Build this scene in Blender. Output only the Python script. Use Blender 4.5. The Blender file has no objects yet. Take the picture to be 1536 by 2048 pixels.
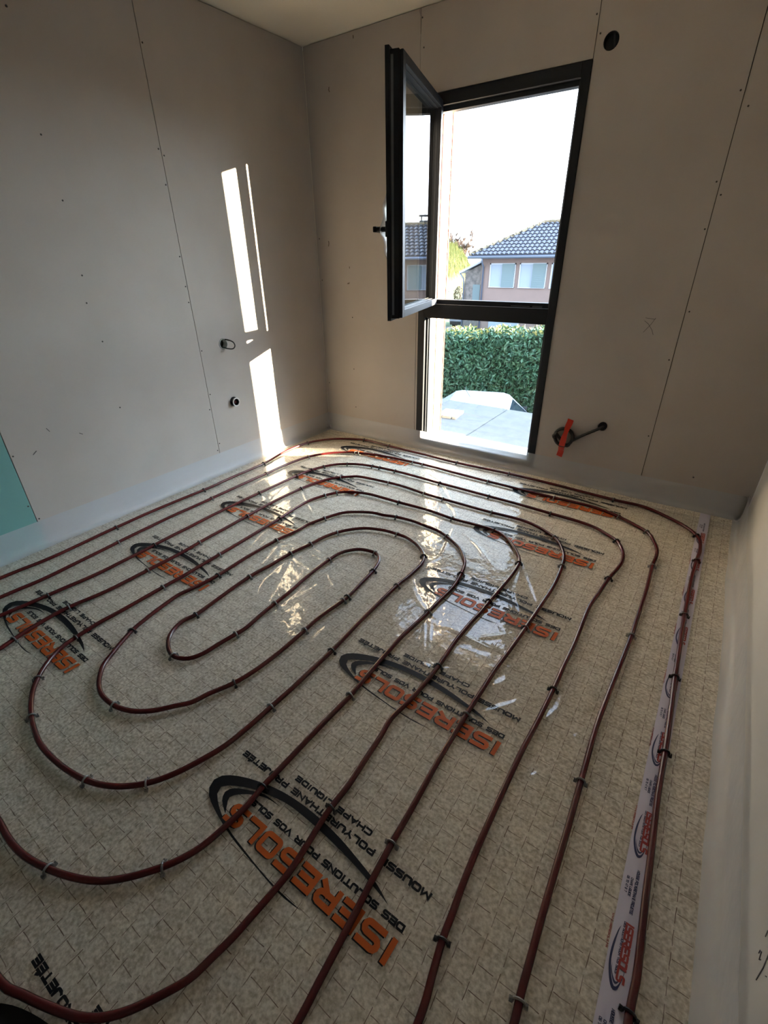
import bpy, bmesh, math, random
import numpy as np
from mathutils import Vector, Matrix
random.seed(7); rng = np.random.RandomState(11)
SC = bpy.context.scene
COL = SC.collection
# ---------------------------------------------------------------- camera
cam_d = bpy.data.cameras.new('camera'); cam = bpy.data.objects.new('camera', cam_d); COL.objects.link(cam)
cam_d.sensor_fit = 'VERTICAL'; cam_d.sensor_height = 24.0; cam_d.lens = 937.488 / 2048 * 24.0
cam_d.clip_start = 0.02; cam_d.clip_end = 500
RIGHT = Vector((0.82087, 0.57092, -0.0149)); UP = Vector((-0.26211, 0.39979, 0.87833)); FWD = Vector((-0.50742, 0.71709, -0.47782))
M3 = Matrix((RIGHT, UP, -FWD)).transposed()
cam.matrix_world = Matrix.Translation((2.79982, -3.12132, 1.37786)) @ M3.to_4x4()
SC.camera = cam
# ---------------------------------------------------------------- light
SUN_DIR = Vector((-1.0, -0.61, -0.189)).normalized()          # travel direction of the sunlight
world = bpy.data.worlds.new('world'); SC.world = world; world.use_nodes = True
wn = world.node_tree; wn.nodes.clear()
wo = wn.nodes.new('ShaderNodeOutputWorld'); wb = wn.nodes.new('ShaderNodeBackground')
# hazy bright evening sky: one smooth gradient all the way round, pale at the horizon and bluer overhead
wtc = wn.nodes.new('ShaderNodeTexCoord'); wsp = wn.nodes.new('ShaderNodeSeparateXYZ'); wr_ = wn.nodes.new('ShaderNodeValToRGB')
wn.links.new(wtc.outputs['Generated'], wsp.inputs[0]); wn.links.new(wsp.outputs[2], wr_.inputs[0])
ce = wr_.color_ramp; ce.elements[0].position = 0.0; ce.elements[0].color = (.84, .93, 1.0, 1); ce.elements[1].position = 1.0; ce.elements[1].color = (.30, .45, .75, 1)
e_ = ce.elements.new(.25); e_.color = (.74, .87, 1.0, 1)
wb.inputs['Strength'].default_value = 2.1
# haze glow: the sky brightens smoothly towards the low sun
wdt = wn.nodes.new('ShaderNodeVectorMath'); wdt.operation = 'DOT_PRODUCT'; wdt.inputs[1].default_value = -SUN_DIR; wn.links.new(wtc.outputs['Generated'], wdt.inputs[0])
wmx = wn.nodes.new('ShaderNodeMath'); wmx.operation = 'MAXIMUM'; wmx.inputs[1].default_value = 0; wn.links.new(wdt.outputs['Value'], wmx.inputs[0])
wpw = wn.nodes.new('ShaderNodeMath'); wpw.operation = 'POWER'; wpw.inputs[1].default_value = 2.5; wn.links.new(wmx.outputs[0], wpw.inputs[0])
wml = wn.nodes.new('ShaderNodeMath'); wml.operation = 'MULTIPLY_ADD'; wml.inputs[1].default_value = 11.0; wml.inputs[2].default_value = 1.0; wn.links.new(wpw.outputs[0], wml.inputs[0])
wvm = wn.nodes.new('ShaderNodeVectorMath'); wvm.operation = 'SCALE'; wn.links.new(wr_.outputs[0], wvm.inputs[0]); wn.links.new(wml.outputs[0], wvm.inputs['Scale'])
wn.links.new(wvm.outputs[0], wb.inputs[0]); wn.links.new(wb.outputs[0], wo.inputs[0])
sun_d = bpy.data.lights.new('sun', 'SUN'); sun = bpy.data.objects.new('sun', sun_d); COL.objects.link(sun)
sun_d.energy = 56.0; sun_d.angle = math.radians(0.4); sun_d.color = (1.0, 0.80, 0.56)
sun.rotation_euler = SUN_DIR.to_track_quat('-Z', 'Y').to_euler()
vs = SC.view_settings; vs.view_transform = 'Standard'; vs.look = 'None'; vs.gamma = 1.0; vs.use_curve_mapping = False
vs.exposure = 1.3
# ---------------------------------------------------------------- helpers
def mat(name, col, rough=0.7, metal=0.0, spec=0.5, noise=None, bump=None, coat=0.0, nscale=8.0):
    """procedural principled; noise=(amount, scale, second colour), bump=(strength, scale, distance)"""
    m = bpy.data.materials.new(name); m.use_nodes = True; nt = m.node_tree; b = nt.nodes['Principled BSDF']
    b.inputs['Base Color'].default_value = (*col, 1); b.inputs['Roughness'].default_value = rough
    b.inputs['Metallic'].default_value = metal; b.inputs['Specular IOR Level'].default_value = spec
    b.inputs['Coat Weight'].default_value = coat
    tc = nt.nodes.new('ShaderNodeNewGeometry')
    if noise:
        n = nt.nodes.new('ShaderNodeTexNoise'); n.inputs['Scale'].default_value = noise[1]; n.inputs['Detail'].default_value = 6
        nt.links.new(tc.outputs['Position'], n.inputs['Vector'])
        mx = nt.nodes.new('ShaderNodeMix'); mx.data_type = 'RGBA'
        mx.inputs['A'].default_value = (*col, 1); mx.inputs['B'].default_value = (*noise[2], 1)
        mr = nt.nodes.new('ShaderNodeMapRange'); mr.inputs['From Min'].default_value = .35; mr.inputs['From Max'].default_value = .65
        mr.inputs['To Max'].default_value = noise[0]
        nt.links.new(n.outputs['Fac'], mr.inputs['Value']); nt.links.new(mr.outputs[0], mx.inputs['Factor'])
        nt.links.new(mx.outputs['Result'], b.inputs['Base Color'])
    if bump:
        n2 = nt.nodes.new('ShaderNodeTexNoise'); n2.inputs['Scale'].default_value = bump[1]; n2.inputs['Detail'].default_value = 5
        nt.links.new(tc.outputs['Position'], n2.inputs['Vector'])
        bp = nt.nodes.new('ShaderNodeBump'); bp.inputs['Strength'].default_value = bump[0]; bp.inputs['Distance'].default_value = bump[2]
        nt.links.new(n2.outputs['Fac'], bp.inputs['Height']); nt.links.new(bp.outputs[0], b.inputs['Normal'])
    return m
def glassy(name, tint=(1, 1, 1), ior=1.5, rough=0.0, haze=0.0, hazecol=(1, 1, 1), bump=None):
    """thin clear sheet: fresnel mix of transparent and glossy, plus a share of diffuse haze"""
    m = bpy.data.materials.new(name); m.use_nodes = True; nt = m.node_tree; nt.nodes.clear()
    out = nt.nodes.new('ShaderNodeOutputMaterial'); tr = nt.nodes.new('ShaderNodeBsdfTransparent'); tr.inputs[0].default_value = (*tint, 1)
    gl = nt.nodes.new('ShaderNodeBsdfAnisotropic'); gl.inputs['Roughness'].default_value = rough
    # Schlick reflectance, the same from either side of the sheet
    lw = nt.nodes.new('ShaderNodeLayerWeight'); lw.inputs['Blend'].default_value = .5
    pw = nt.nodes.new('ShaderNodeMath'); pw.operation = 'POWER'; pw.inputs[1].default_value = 5; nt.links.new(lw.outputs['Facing'], pw.inputs[0])
    F0 = ((ior - 1) / (ior + 1)) ** 2; fr = nt.nodes.new('ShaderNodeMath'); fr.operation = 'MULTIPLY_ADD'; fr.inputs[1].default_value = 1 - F0; fr.inputs[2].default_value = F0; nt.links.new(pw.outputs[0], fr.inputs[0])
    mx = nt.nodes.new('ShaderNodeMixShader'); nt.links.new(fr.outputs[0], mx.inputs[0]); nt.links.new(gl.outputs[0], mx.inputs[2])
    if haze > 0:
        df = nt.nodes.new('ShaderNodeBsdfDiffuse'); df.inputs[0].default_value = (*hazecol, 1)
        tl = nt.nodes.new('ShaderNodeBsdfTranslucent'); tl.inputs[0].default_value = (*hazecol, 1)
        m3 = nt.nodes.new('ShaderNodeMixShader'); m3.inputs[0].default_value = .35
        nt.links.new(df.outputs[0], m3.inputs[1]); nt.links.new(tl.outputs[0], m3.inputs[2])
        m2 = nt.nodes.new('ShaderNodeMixShader'); m2.inputs[0].default_value = haze
        nt.links.new(tr.outputs[0], m2.inputs[1]); nt.links.new(m3.outputs[0], m2.inputs[2]); nt.links.new(m2.outputs[0], mx.inputs[1])
    else: nt.links.new(tr.outputs[0], mx.inputs[1])
    if bump:
        g = nt.nodes.new('ShaderNodeNewGeometry'); h = None
        for (st, scl, dist) in bump:
            n = nt.nodes.new('ShaderNodeTexNoise'); n.inputs['Scale'].default_value = scl; n.inputs['Detail'].default_value = 3
            nt.links.new(g.outputs['Position'], n.inputs['Vector'])
            b = nt.nodes.new('ShaderNodeBump'); b.inputs['Strength'].default_value = st; b.inputs['Distance'].default_value = dist
            nt.links.new(n.outputs['Fac'], b.inputs['Height'])
            if h: nt.links.new(h.outputs[0], b.inputs['Normal'])
            h = b
        nt.links.new(h.outputs[0], gl.inputs['Normal']); nt.links.new(h.outputs[0], lw.inputs['Normal'])
    nt.links.new(mx.outputs[0], out.inputs[0]); return m
class MB:
    """collects shapes into one mesh"""
    def __init__(s): s.v = []; s.f = []
    def add(s, vs, fs):
        o = len(s.v); s.v += [tuple(map(float, p)) for p in vs]; s.f += [tuple(i + o for i in f) for f in fs]; return s
    def box(s, x0, x1, y0, y1, z0, z1, M=None):
        p = [(x, y, z) for z in (z0, z1) for y in (y0, y1) for x in (x0, x1)]
        if M is not None: p = [tuple(M @ Vector(q)) for q in p]
        return s.add(p, [(0, 2, 3, 1), (4, 5, 7, 6), (0, 1, 5, 4), (2, 6, 7, 3), (0, 4, 6, 2), (1, 3, 7, 5)])
    def tube(s, pts, r, n=10, closed=False, cap=True):
        P = [Vector(p) for p in pts]; N = len(P); rings = []
        rr = r if hasattr(r, '__len__') else [r] * N
        up = None
        for i in range(N):
            if closed: t = (P[(i + 1) % N] - P[i - 1])
            else: t = P[min(i + 1, N - 1)] - P[max(i - 1, 0)]
            if t.length < 1e-9: t = Vector((0, 0, 1))
            t.normalize()
            if up is None:
                a = Vector((0, 0, 1)) if abs(t.z) < .9 else Vector((1, 0, 0)); up = t.cross(a).normalized()
            up = (up - t * up.dot(t)).normalized(); w = t.cross(up)
            rings.append([P[i] + (up * math.cos(2 * math.pi * k / n) + w * math.sin(2 * math.pi * k / n)) * rr[i] for k in range(n)])
        vs = [q for R in rings for q in R]; fs = []
        for i in range(N if closed else N - 1):
            j = (i + 1) % N
            for k in range(n): fs.append((i * n + k, j * n + k, j * n + (k + 1) % n, i * n + (k + 1) % n))
        if cap and not closed: fs.append(tuple(range(n))); fs.append(tuple((N - 1) * n + k for k in reversed(range(n))))
        return s.add(vs, fs)
    def prism(s, poly, z0, z1, M=None):
        n = len(poly); p = [(x, y, z0) for x, y in poly] + [(x, y, z1) for x, y in poly]
        if M is not None: p = [tuple(M @ Vector(q)) for q in p]
        return s.add(p, [tuple(reversed(range(n))), tuple(range(n, 2 * n))] + [(i, (i + 1) % n, n + (i + 1) % n, n + i) for i in range(n)])
    def build(s, name, material, parent=None, smooth=False, bevel=0.0):
        me = bpy.data.meshes.new(name); me.from_pydata(s.v, [], s.f)
        if bevel:
            b = bmesh.new(); b.from_mesh(me); bmesh.ops.recalc_face_normals(b, faces=b.faces)
            bmesh.ops.bevel(b, geom=[e for e in b.edges if len(e.link_faces) == 2 and e.calc_face_angle(0) > .5], offset=bevel, segments=2, affect='EDGES', profile=.5, clamp_overlap=True)
            b.to_mesh(me); b.free()
        else:
            b = bmesh.new(); b.from_mesh(me); bmesh.ops.recalc_face_normals(b, faces=b.faces); b.to_mesh(me); b.free()
        if smooth: me.polygons.foreach_set('use_smooth', [True] * len(me.polygons))
        me.materials.append(material)
        o = bpy.data.objects.new(name, me); COL.objects.link(o)
        if parent: o.parent = parent
        return o
def tag(o, label=None, cat=None, group=None, kind=None):
    if label: o['label'] = label
    if cat: o['category'] = cat
    if group: o['group'] = group
    if kind: o['kind'] = kind
    return o
def empty(name, loc=(0, 0, 0), rz=0.0):
    o = bpy.data.objects.new(name, None); COL.objects.link(o); o.location = loc; o.rotation_euler = (0, 0, rz); o.empty_display_size = .05; return o
def loc_parent(o, p):
    """parent keeping the world placement (p has location/rotation set)"""
    o.parent = p; o.matrix_parent_inverse = Matrix.LocRotScale(p.location, p.rotation_euler, None).inverted(); return o
def spline(pts, step=.02):
    """Catmull-Rom through 2D points, resampled evenly"""
    P = [np.array(p, float) for p in pts]; P = [2 * P[0] - P[1]] + P + [2 * P[-1] - P[-2]]; out = []
    for i in range(1, len(P) - 2):
        p0, p1, p2, p3 = P[i - 1:i + 3]; k = max(2, int(np.linalg.norm(p2 - p1) / step * 2))
        for t in np.linspace(0, 1, k, endpoint=False):
            out.append(.5 * ((2 * p1) + (-p0 + p2) * t + (2 * p0 - 5 * p1 + 4 * p2 - p3) * t * t + (-p0 + 3 * p1 - 3 * p2 + p3) * t ** 3))
    out.append(P[-2]); Q = np.array(out)
    for it in range(90):                                     # Taubin smoothing: takes the wobble out, keeps the bends
        k = .5 if it % 2 == 0 else -.52
        Q[1:-1] += k * (.5 * (Q[:-2] + Q[2:]) - Q[1:-1])
    d = np.r_[0, np.cumsum(np.linalg.norm(np.diff(Q, axis=0), axis=1))]; s = np.linspace(0, d[-1], int(d[-1] / step) + 1)
    return np.stack([np.interp(s, d, Q[:, 0]), np.interp(s, d, Q[:, 1])], 1)
# ---------------------------------------------------------------- materials
M_board = mat('plasterboard_paper', (.435, .395, .362), .85, noise=(.55, 3.0, (.385, .345, .312)), bump=(.12, 220, .0006), spec=.25)
M_green = mat('green_plasterboard_paper', (.16, .33, .31), .85, noise=(.5, 3.0, (.14, .29, .27)), bump=(.12, 220, .0006), spec=.25)
M_backing = mat('cavity_shade', (.05, .045, .04), .95)  # dark colour supplies the shade in the cavity behind the boards
M_ceil = mat('ceiling_paint', (.70, .65, .56), .9, noise=(.4, 1.5, (.64, .59, .50)))
M_white = mat('plaster_white', (.56, .55, .53), .85, noise=(.4, 4, (.49, .48, .46)), bump=(.1, 60, .001))
M_anth = mat('anthracite_aluminium', (.010, .011, .015), .5, spec=.28)
M_gask = mat('rubber_gasket', (.006, .006, .007), .75)
M_steel = mat('hardware_steel', (.20, .20, .21), .35, metal=.8)
M_glass = glassy('window_glass', (.93, .96, .95), ior=1.75, rough=0.0)
M_film = glassy('clear_film', (.97, .96, .95), ior=1.75, rough=.04, haze=.09, hazecol=(.66, .66, .68), bump=((.22, 9, .02), (.10, 45, .004)))
M_skirt = glassy('skirt_film', (.92, .92, .93), ior=1.3, rough=.35, haze=.44, hazecol=(.88, .90, .94), bump=((.3, 12, .01),))
M_tape = mat('joint_tape', (.58, .55, .66), .55, noise=(.3, 10, (.52, .50, .60)))
M_pipe = mat('red_pex', (.080, .009, .010), .27, spec=.38, noise=(.5, 5, (.05, .007, .008)))
M_clipb = mat('black_plastic', (.008, .008, .009), .4)
M_clipg = mat('grey_plastic', (.17, .17, .16), .3, spec=.7)
M_ink = mat('black_ink', (.006, .006, .008), .55, spec=.2)
M_orange = mat('orange_ink', (.50, .10, .016), .5, spec=.25, noise=(.4, 60, (.40, .07, .014)))
M_blue = mat('blue_ink', (.02, .025, .09), .5)
M_red = mat('red_ink', (.30, .03, .03), .5)
M_rtape = mat('red_tape', (.55, .035, .018), .3, noise=(.4, 30, (.42, .02, .012)))
M_cond = mat('dark_conduit', (.02, .021, .02), .5)
M_scr = mat('screw_head', (.03, .028, .025), .6)
M_scuff = mat('scuff_brown', (.10, .07, .05), .9)
M_pencil = mat('pencil_grey', (.12, .11, .11), .9)
M_fringe = mat('orange_fringe', (.10, .022, .008), .9, noise=(.6, 20, (.07, .015, .006)))
M_mason = mat('masonry_render', (.62, .56, .47), .9, noise=(.5, 6, (.52, .46, .38)), bump=(.3, 40, .004))
M_sill = mat('sill_concrete', (.62, .61, .58), .8, noise=(.4, 10, (.5, .49, .47)))
# sprayed foam floor with the fine square grid printed on the film above it
def floor_material():
    m = bpy.data.materials.new('sprayed_foam_floor'); m.use_nodes = True; nt = m.node_tree; b = nt.nodes['Principled BSDF']; L = nt.links
    g = nt.nodes.new('ShaderNodeNewGeometry'); N = nt.nodes.new
    def noise(s, d=4):
        n = N('ShaderNodeTexNoise'); n.inputs['Scale'].default_value = s; n.inputs['Detail'].default_value = d; L.new(g.outputs['Position'], n.inputs['Vector']); return n
    def mth(op, a, c=None, v=None):
        x = N('ShaderNodeMath'); x.operation = op
        L.new(a, x.inputs[0])
        if c is not None: L.new(c, x.inputs[1])
        elif v is not None: x.inputs[1].default_value = v
        return x.outputs[0]
    r = N('ShaderNodeValToRGB'); e = r.color_ramp
    e.elements[0].position = .38; e.elements[0].color = (.465, .41, .31, 1); e.elements[1].position = .60; e.elements[1].color = (.86, .81, .70, 1)
    n1 = noise(105, 8); n2 = noise(22, 4); s = mth('ADD', mth('MULTIPLY', n1.outputs['Fac'], v=.72), mth('MULTIPLY', n2.outputs['Fac'], v=.28)); L.new(s, r.inputs[0])
    # grid of dashes, 50 mm pitch, the lines bent a little by the lumps underneath
    wob = noise(18, 2); sep = N('ShaderNodeSeparateXYZ'); L.new(g.outputs['Position'], sep.inputs[0]); sw = N('ShaderNodeSeparateColor'); L.new(wob.outputs['Color'], sw.inputs[0])
    xx = mth('ADD', sep.outputs[0], mth('MULTIPLY', sw.outputs[0], v=.007)); yy = mth('ADD', sep.outputs[1], mth('MULTIPLY', sw.outputs[1], v=.007))
    def line(a, b_, off):
        f = mth('ABSOLUTE', mth('SUBTRACT', mth('FRACT', mth('MULTIPLY', mth('ADD', a, v=10 + off), v=20.0)), v=.5))
        l = mth('LESS_THAN', f, v=.018)
        d = mth('FRACT', mth('MULTIPLY', mth('ADD', b_, v=10.01 + off), v=20.0)); return mth('MULTIPLY', l, mth('LESS_THAN', d, v=.72))
    ln = mth('MAXIMUM', line(xx, yy, .018), line(yy, xx, .03))
    mk = noise(30, 2); amt = mth('MULTIPLY', ln, mth('MULTIPLY', mk.outputs['Fac'], v=1.55))
    mx = N('ShaderNodeMix'); mx.data_type = 'RGBA'; mx.inputs['B'].default_value = (.12, .055, .03, 1); L.new(amt, mx.inputs['Factor']); L.new(r.outputs[0], mx.inputs['A'])
    L.new(mx.outputs['Result'], b.inputs['Base Color']); b.inputs['Roughness'].default_value = .8; b.inputs['Specular IOR Level'].default_value = .3
    bp = N('ShaderNodeBump'); bp.inputs['Strength'].default_value = .55; bp.inputs['Distance'].default_value = .006; L.new(noise(55, 5).outputs['Fac'], bp.inputs['Height'])
    b2 = N('ShaderNodeBump'); b2.inputs['Strength'].default_value = .35; b2.inputs['Distance'].default_value = .02; L.new(noise(14, 2).outputs['Fac'], b2.inputs['Height']); L.new(bp.outputs[0], b2.inputs['Normal'])
    L.new(b2.outputs[0], b.inputs['Normal']); return m
M_floor = floor_material()
# ---------------------------------------------------------------- room shell
XW = 3.146; H = 2.6; YR = -4.6
tag(MB().box(-.1, XW + .1, YR - .1, .0, -.12, 0).build('floor', M_floor), kind='structure')
tag(MB().box(-.3, XW + .3, YR - .3, .36, H, H + .2).build('ceiling', M_ceil), kind='structure')
def cut(o, x=None, y=None, z=0, r=.035):
    """bore a round hole through a board (axis along x for the left wall, y for the back wall)"""
    c = MB()
    if x is None: c.tube([(-.1, y, z), (.1, y, z)], r, 24)
    else: c.tube([(x, -.1, z), (x, .1, z)], r, 24)
    k = c.build('cutter', M_backing); md = o.modifiers.new('hole', 'BOOLEAN'); md.operation = 'DIFFERENCE'; md.object = k; md.solver = 'EXACT'
    dg = bpy.context.evaluated_depsgraph_get(); dg.update(); me = bpy.data.meshes.new_from_object(o.evaluated_get(dg)); o.modifiers.clear(); o.data = me
    bpy.data.objects.remove(k)
wl = tag(MB().box(-.3, -.06, YR, .0, 0, H).build('wall_left', M_backing), kind='structure')
G = .0018
def board_left(y0, y1, m): return MB().box(-.0125, 0, y0 + G, y1 - G, 0.0, H - .004).build('plasterboard', m, wl)
bl1 = board_left(-1.203, -.004, M_board); board_left(-2.397, -1.203, M_board)
g = board_left(-3.597, -2.397, M_green); g['label'] = 'green moisture resistant plasterboard'; board_left(YR, -3.597, M_board)
BOX1 = (-1.012, .877); BOX2 = (-1.006, .483)
cut(bl1, y=BOX1[0], z=BOX1[1], r=.036); cut(bl1, y=BOX2[0], z=BOX2[1], r=.034)
# back wall with the window opening
WX0, WX1, WZ0, WZ1 = .918, 1.897, .035, 2.217
wb_ = MB(); 
wb_.box(-.3, .958, .0725, .34, -.3, H); wb_.box(-.3, WX0, .06, .0725, -.3, H); wb_.box(WX1 - .012, XW + .3, .06, .34, -.3, H); wb_.box(.958, WX1 - .012, .06, .34, WZ1 - .02, H); wb_.box(.958, WX1 - .012, .06, .34, -.3, WZ0 - .015)
wbk = tag(wb_.build('wall_back', M_mason), kind='structure')
wbk['label'] = 'outer masonry with rendered window reveals'
def board_back(x0, x1, z0, z1): return MB().box(x0 + G, x1 - G, 0, .0125, z0, z1).build('plasterboard', M_board, wbk)
board_back(0, .905, 0, H - .004); board_back(.905, WX0 + .006, 0, WZ1); board_back(.905, 1.893, WZ1, H - .004)
bb = board_back(1.893, 2.572, 0, H - .004); bb2 = board_back(2.572, XW, 0, H - .004); board_back(WX0, WX1, 0, WZ0 - .004)
HOLE = (1.966, 2.268); CAB = (2.29, .419); cut(bb, x=HOLE[0], z=HOLE[1], r=.036); cut(bb, x=CAB[0], z=CAB[1], r=.030)
for x in (.905, 1.893, 2.572): MB().box(x - .03, x + .03, .0128, .04, WZ1 + .01 if x < 1.8 else 0.0, H - .002).build('joint_shade_strip', M_backing, wbk)  # dark strips added behind the joints to stand for the shade in them
# thin orange strips paint in the lens colour fringe along the sunlit left reveal
MB().box(.95, .962, .20, .212, WZ0, WZ1 - .02).build('fringe_strip', M_fringe, wbk)
MB().box(.95, .963, .328, .343, WZ0, WZ1 - .02).build('fringe_strip', M_fringe, wbk)
MB().box(WX0 - .05, WX1 + .05, .075, .40, WZ0 - .06, WZ0 - .004).build('window_sill', M_sill, wbk, bevel=.004)
# right wall (plastered) and the closed rear wall behind the camera
tag(MB().box(XW, XW + .3, YR, .0, 0, H).build('wall_right', M_white), kind='structure')
tag(MB().box(-.3, XW + .3, YR - .15, YR, 0, H).build('wall_rear', M_board), kind='structure')
# screws, scuffs, pencil marks on the boards
scr_l = MB().tube([(0, 0, 0), (.0014, 0, 0)], .0042, 8); first = None
SCREWS_LEFT = [(-1.803, 1.888), (-1.791, 1.639), (-1.801, 1.318), (-1.818, 1.19), (-1.794, 0.996), (-1.802, 0.633), (-1.19, 2.339), (-1.217, 1.909), (-1.19, 1.883), (-1.215, 1.749), (-1.216, 1.398), (-1.216, 1.238), (-1.216, 1.149), (-1.19, 0.858), (-1.19, 0.574), (-1.216, 0.475), (-1.19, 0.222), (-1.216, 0.178), (-2.385, 0.525), (-2.409, 0.252), (-2.385, 0.166), (-1.793, 2.308)]
SCREWS_BACK = [(0.319, 0.963), (0.311, 0.565), (0.314, 0.246), (0.03, 1.507), (0.03, 1.224), (0.03, 0.419), (0.914, 2.556), (0.927, 2.429), (1.88, 2.377), (1.91, 2.304), (2.555, 2.0), (2.6, 1.94), (2.556, 1.668), (2.588, 1.614), (2.56, 1.475), (2.555, 0.406), (2.842, 0.203), (2.59, 1.1), (2.556, .85)]
for (y, z) in SCREWS_LEFT:
    if first is None: o = scr_l.build('screw', M_scr, wl); first = o
    else: o = first.copy(); COL.objects.link(o); o.parent = wl
    o.location = (0, y, z)
fb = None
for (x, z) in SCREWS_BACK:
    if fb is None: fb = o = MB().tube([(0, 0, 0), (0, -.0014, 0)], .0042, 8).build('screw', M_scr, wbk)
    else: o = fb.copy(); COL.objects.link(o); o.parent = wbk
    o.location = (x, 0, z)
def scribble(name, strokes, plane, m, parent, r=.0012):
    b = MB()
    for st in strokes:
        if plane == 'y': pts = [(a, -.0006, c) for a, c in st]
        elif plane == 'x': pts = [(.0006, a, c) for a, c in st]
        else: pts = [(XW - .0008, a, c) for a, c in st]
        b.tube(pts, r, 5)
    return b.build(name, m, parent)
scribble('scuff_mark', [[(.207, 2.365), (.203, 2.35), (.209, 2.34)], [(.120, 1.49), (.124, 1.475), (.117, 1.455)], [(.311, 1.318), (.312, 1.305)], [(.286, 1.2), (.292, 1.207), (.296, 1.2), (.305, 1.21)], [(.42, 2.575), (.421, 2.56)]], 'y', M_scuff, wbk, .0025)
scribble('pencil_cross', [[(2.44, 1.062), (2.425, 1.03), (2.395, .985)], [(2.388, 1.045), (2.41, 1.03), (2.435, 1.0), (2.447, .975)], [(2.39, 1.06), (2.44, 1.055)]], 'y', M_pencil, wbk, .0012)
scribble('scuff_mark', [[(-2.055, .552), (-2.04, .541)], [(-2.30, .505), (-2.28, .52)], [(-2.2, .62), (-2.19, .60)]], 'x', M_pencil, wl, .002)
# torn paper flap at the top of the board joint
MB().add([(.885, -.001, 2.596), (.905, -.001, 2.57), (.909, -.012, 2.55), (.893, -.010, 2.59)], [(0, 1, 2, 3)]).build('torn_paper', M_white, wbk)
scribble('filler_bead', [[(.906, 2.49), (.908, 2.45), (.906, 2.42), (.908, 2.36), (.907, 2.31)]], 'y', M_white, wbk, .0014)
wrr = bpy.data.objects['wall_right']
scribble('pencil_marks', [[(-2.41, .262), (-2.405, .275)], [(-2.425, .228), (-2.423, .236), (-2.428, .242), (-2.432, .236), (-2.437, .23), (-2.44, .238)], [(-2.465, .215), (-2.458, .25), (-2.44, .29), (-2.42, .31)], [(-2.475, .26), (-2.478, .265)]], 'r', mat('faint_pencil', (.2, .19, .2), .9), wrr, .0010)
# ---------------------------------------------------------------- perimeter skirt film (rests on the floor, stands against the walls)
def skirt():
    b = MB(); path = []
    for y in np.linspace(YR + .05, -.004, 70): path.append((.0, y, 1, 0))
    for x in np.linspace(.012, XW - .012, 60): path.append((x, .0, 0, -1))
    for y in np.linspace(-.004, YR + .05, 70): path.append((XW, y, -1, 0))
    prof = [(.004, .155), (.005, .11), (.006, .06), (.010, .03), (.022, .0125), (.045, .0115)]
    n = len(prof); vs = []
    for i, (x, y, nx, ny) in enumerate(path):
        wob = .0025 * math.sin(i * .9) + .002 * math.sin(i * .37)
        for k, (d, z) in enumerate(prof):
            dd = d + max(0, wob) * (.3 if k == 0 else 1)
            zz = z
            if nx == -1:                                     # right wall: loose, leaning out
                lean = .012 + .012 * max(0, math.sin((y + 1.2) * 2.3)); dd = dd + lean * (1 - k * .08); zz = z * (1.15 if k < 2 else 1)
            if ny == -1: dd = max(dd, .0125)                 # stands clear of the window frame
            vs.append((x + nx * dd + (0), y + ny * dd, zz))
    fs = [(i * n + k, (i + 1) * n + k, (i + 1) * n + k + 1, i * n + k + 1) for i in range(len(path) - 1) for k in range(n - 1)]
    return b.add(vs, fs)
tag(skirt().build('edge_strip', M_skirt, smooth=True), 'translucent whitish plastic skirting film running along the foot of the walls', 'film strip')
# ---------------------------------------------------------------- window
wn1 = tag(empty('window_1', (WX0, 0, WZ0)), kind='structure')
FX0, FX1, FZ0, FZ1 = .924, 1.893, .04, 2.213; TZ0, TZ1 = .995, 1.105
def wpart(b, name, m, parent=None, bevel=.002, label=None):
    o = b.build(name, m, None, bevel=bevel)
    if parent is None or parent is wn1: loc_parent(o, wn1)
    else: o.parent = parent
    if label: o['label'] = label
    return o
fy0, fy1 = -.006, .072
wpart(MB().box(FX0, FX0 + .055, fy0, fy1, FZ0, FZ1).box(FX0 + .055, FX0 + .068, .02, fy1, FZ0, FZ1), 'jamb', M_anth)
wpart(MB().box(FX1 - .045, FX1, fy0, fy1, FZ0, FZ1).box(FX1 - .058, FX1 - .045, .02, fy1, FZ0, FZ1), 'jamb', M_anth)
wpart(MB().box(FX0 + .045, FX1 - .045, fy0, fy1, FZ1 - .06, FZ1).box(FX0 + .045, FX1 - .045, .022, fy1, FZ1 - .085, FZ1 - .06), 'head_rail', M_anth)
wpart(MB().box(FX0 + .045, FX1 - .045, fy0, fy1, TZ0, TZ1 - .02).box(FX0 + .045, FX1 - .045, .022, fy1, TZ1 - .02, TZ1 + .008), 'transom', M_anth)
wpart(MB().box(FX0 + .045, FX1 - .045, fy0, fy1, FZ0, FZ0 + .06), 'bottom_rail', M_anth)
for (x0, x1, z0, z1) in ((FX0 + .062, FX0 + .068, FZ0 + .06, TZ0), (FX1 - .064, FX1 - .058, FZ0 + .06, TZ0), (FX0 + .068, FX1 - .064, TZ0 - .006, TZ0), (FX0 + .068, FX1 - .064, FZ0 + .06, FZ0 + .066)):
    wpart(MB().box(x0, x1, .03, .05, z0, z1), 'gasket', M_gask, bevel=0)
wpart(MB().box(FX0 + .05, FX1 - .05, .034, .046, FZ0 + .055, TZ0 + .004), 'pane', M_glass, bevel=0)
wpart(MB().box(1.60, 1.72, .016, .022, TZ1 - .016, TZ1 - .011).box(1.74, 1.80, .014, .022, TZ1 - .018, TZ1 - .01), 'strike_plate', M_steel, bevel=0)
wpart(MB().box(FX1 - .052, FX1 - .045, .0, .018, 1.335, 1.375), 'strike_plate', M_steel, bevel=0)
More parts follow.
